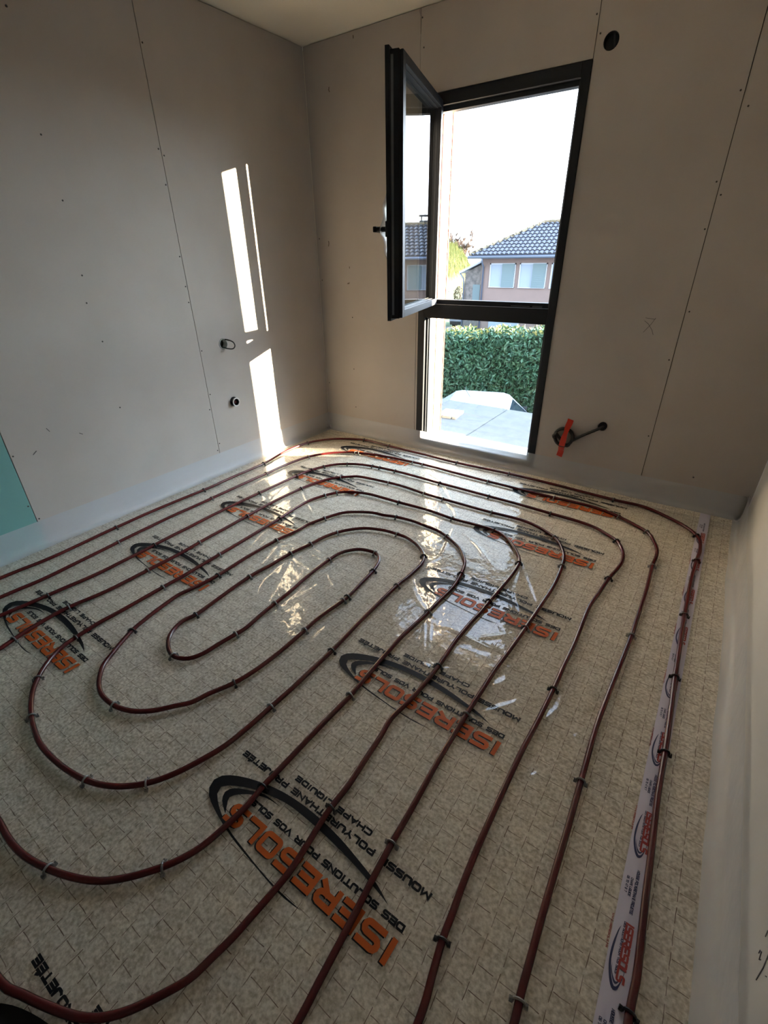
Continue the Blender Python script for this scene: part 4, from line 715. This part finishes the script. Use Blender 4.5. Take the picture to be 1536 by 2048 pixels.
for i in range(8):
    x0 = -8.97 + 1.68 * i; x1 = x0 + 1.46; z0, z1 = -.20, .99
    if x1 > HR - .3: break
    f = MB(); e = .06
    f.box(x0, x1, HY - .05, HY + .02, z1 - e, z1).box(x0, x1, HY - .07, HY + .02, z0, z0 + .04).box(x0, x0 + e, HY - .05, HY + .02, z0, z1).box(x1 - .05, x1, HY - .05, HY + .02, z0, z1)
    fo = hp(f, 'window_frame', M_fr); xm = x0 + .73
    s1 = MB(); s1.box(x0 + e, xm - .02, HY - .015, HY + .02, z0 + .04, z1 - e); [s1.box(x0 + e, xm - .02, HY - .022, HY - .01, z0 + .06 + k * .085, z0 + .13 + k * .085) for k in range(12)]
    s1.build('roller_shutter', M_shut, fo)
    s2 = MB(); s2.box(xm, x1 - .05, HY - .10, HY - .06, z0 + .03, z1 - .03); [s2.box(xm + .06, x1 - .11, HY - .11, HY - .095, z0 + .08 + k * .10, z0 + .15 + k * .10) for k in range(10)]
    s2.build('shutter_leaf', M_shut2, fo)
hp(MB().box(-8.9, -6.9, HY - .06, HY + .02, -1.55, -1.35), 'lintel', M_fr); hp(MB().box(-8.8, -7.0, HY - .03, HY + .02, GZ, -1.55), 'garage_door', M_shut)
# chimney
ch = hp(MB().box(-.65, .15, 26.5, 27.1, 2.3, 3.02), 'chimney', M_tile); MB().box(-.72, .22, 26.42, 27.18, 3.02, 3.09).box(-.62, -.54, 26.6, 27.0, 3.09, 3.30).box(.04, .12, 26.6, 27.0, 3.09, 3.30).box(-.74, .24, 26.45, 27.15, 3.30, 3.36).build('chimney_cap', M_conc, ch)
# lean-to annex with a rubble gable
ax = tag(empty('stone_annex', (-10.2, 24.7, GZ)), 'small rubble stone lean-to with sloping roof left of the pink house', 'annex')
loc_parent(MB().prism([(-10.75, GZ), (HXL - .02, GZ), (HXL - .02, 1.05), (-10.75, .50)], 24.6, 28.0, Matrix(((1, 0, 0, 0), (0, 0, 1, 0), (0, 1, 0, 0), (0, 0, 0, 1)))).build('wall', M_stone), ax)
loc_parent(MB().prism([(-11.05, .46), (HXL - .01, 1.12), (HXL - .01, 1.22), (-11.05, .58)], 24.4, 28.2, Matrix(((1, 0, 0, 0), (0, 0, 1, 0), (0, 1, 0, 0), (0, 0, 0, 1)))).build('roof', M_fr), ax)
loc_parent(MB().tube([(-11.0, 24.45, .48), (-10.8, 24.5, .2), (-10.78, 24.55, 0), (-10.78, 24.55, GZ)], .045, 8).build('downpipe', M_gut, smooth=True), ax)
loc_parent(MB().box(-10.2, -9.75, 24.56, 24.62, -1.2, -.1).build('door', M_shut2), ax)
# trees
def bare_tree(x, y, h, label, seed, spread=.5, nst=2600, depth=5):
    R = random.Random(seed); b = MB(); tw = MB()
    def grow(p, d, l, r, k):
        q = p + d * l; b.tube([p, p.lerp(q, .5) + Vector((R.uniform(-.05, .05) * l, 0, R.uniform(-.04, .04) * l)), q], [r, r * .82, r * .66], 5, cap=False)
        if k == 0:
            for _ in range(24):
                e = (d + Vector((R.uniform(-1, 1), R.uniform(-1, 1), R.uniform(-.4, .9))) * .8).normalized(); s = p.lerp(q, R.random()); t = s + e * l * R.uniform(.6, 1.5); w = Vector((e.y, -e.x, .2)).normalized() * .017
                tw.add([s - w, s + w, t], [(0, 1, 2)])
            return
        for _ in range(R.choice((2, 3, 3))):
            e = (d + Vector((R.uniform(-1, 1), R.uniform(-1, 1), R.uniform(-.2, .7))) * spread).normalized(); grow(q if R.random() < .75 else p.lerp(q, .7), e, l * R.uniform(.62, .86), r * .6, k - 1)
    grow(Vector((0, 0, 0)), Vector((0, 0, 1)), h * .27, h * .028, depth)
    t = tag(empty('bare_tree', (x, y, GZ)), label, 'tree'); b.build('trunk_and_branches', M_bark, t); tag(tw.build('twigs', M_twig, t), kind='stuff'); return t
bare_tree(-28.2, 60, 7.6, 'brown bare tree seen directly behind the yellow green willow', 1, .75, depth=6)
bare_tree(-36.5, 68, 7.2, 'smaller bare tree at the left edge of the window view', 2, .75, depth=6)
bare_tree(-25.0, 66, 6.6, 'bare tree rising behind the annex roof, right of the willow', 5, .8, depth=6)
wt = tag(empty('willow_tree', (-22.9, 45, GZ)), 'yellow green weeping willow behind the lawn left of the house', 'tree')
b = MB(); b.tube([(0, 0, 0), (.1, 0, 1.5), (0, .1, 2.6)], [.28, .22, .16], 8)
for k in range(9): a = k * .7; b.tube([(0, 0, 2.2), (.6 * math.cos(a), .6 * math.sin(a), 3.4), (1.4 * math.cos(a), 1.4 * math.sin(a), 4.3)], [.12, .08, .04], 5)
b.build('trunk', M_bark, wt)
R = np.random.RandomState(8); vs = []; fs = []
for i in range(5200):
    a = R.uniform(0, 6.283); rr = 2.5 * R.rand() ** .5; zt = 5.5 - .42 * rr * rr * .9 + R.normal(0, .25); x, y = rr * math.cos(a), rr * math.sin(a); ln = R.uniform(.5, 1.5); n = 4; k = len(vs); w = .018
    for j in range(n + 1):
        t = j / n; px = x * (1 + .16 * t); py = y * (1 + .16 * t); pz = max(.5, zt - ln * t * t - .1 * t); vs += [(px - w * (1 - t), py, pz), (px + w * (1 - t), py + .01, pz)]
    fs += [(k + 2 * j, k + 2 * j + 1, k + 2 * j + 3, k + 2 * j + 2) for j in range(n)]
tag(MB().add(vs, fs).build('hanging_shoots', M_willow, wt), kind='stuff')
M_shrub = mat('dull_shrub', (.05, .04, .028), .9, noise=(.7, 3, (.03, .04, .02)))
for i in range(7):
    R = np.random.RandomState(50 + i); x = -28.5 + i * 1.85; vs = []; fs = []
    for j in range(1500):
        d = R.normal(size=3); d /= np.linalg.norm(d); c = d * (.74, .72, .85) * R.uniform(.75, 1.05) + (0, 0, .75); c[2] = max(.02, c[2]); u = R.normal(size=3) * .09; w = R.normal(size=3) * .05; k = len(vs); vs += [c, c + u, c + w]; fs.append((k, k + 1, k + 2))
    t = tag(empty('shrub', (x, 47.5 + (i % 2) * 1.1, GZ)), ['dull brown shrub, first from the left in the row beyond the lawn', 'dull shrub, second from the left in the row beyond the lawn', 'dull shrub, third from the left in the row beyond the lawn', 'dull shrub in the middle of the row beyond the lawn', 'dull shrub right of the middle of the row beyond the lawn', 'dull shrub, second from the right in the row beyond the lawn', 'dull shrub, nearest the annex in the row beyond the lawn'][i], 'shrub', 'shrubs beyond the lawn')
    tag(MB().add(vs, fs).build('foliage', M_shrub, t), kind='stuff'); MB().tube([(0, 0, 0), (0, 0, .9)], .06, 6).build('stem', M_bark, t)
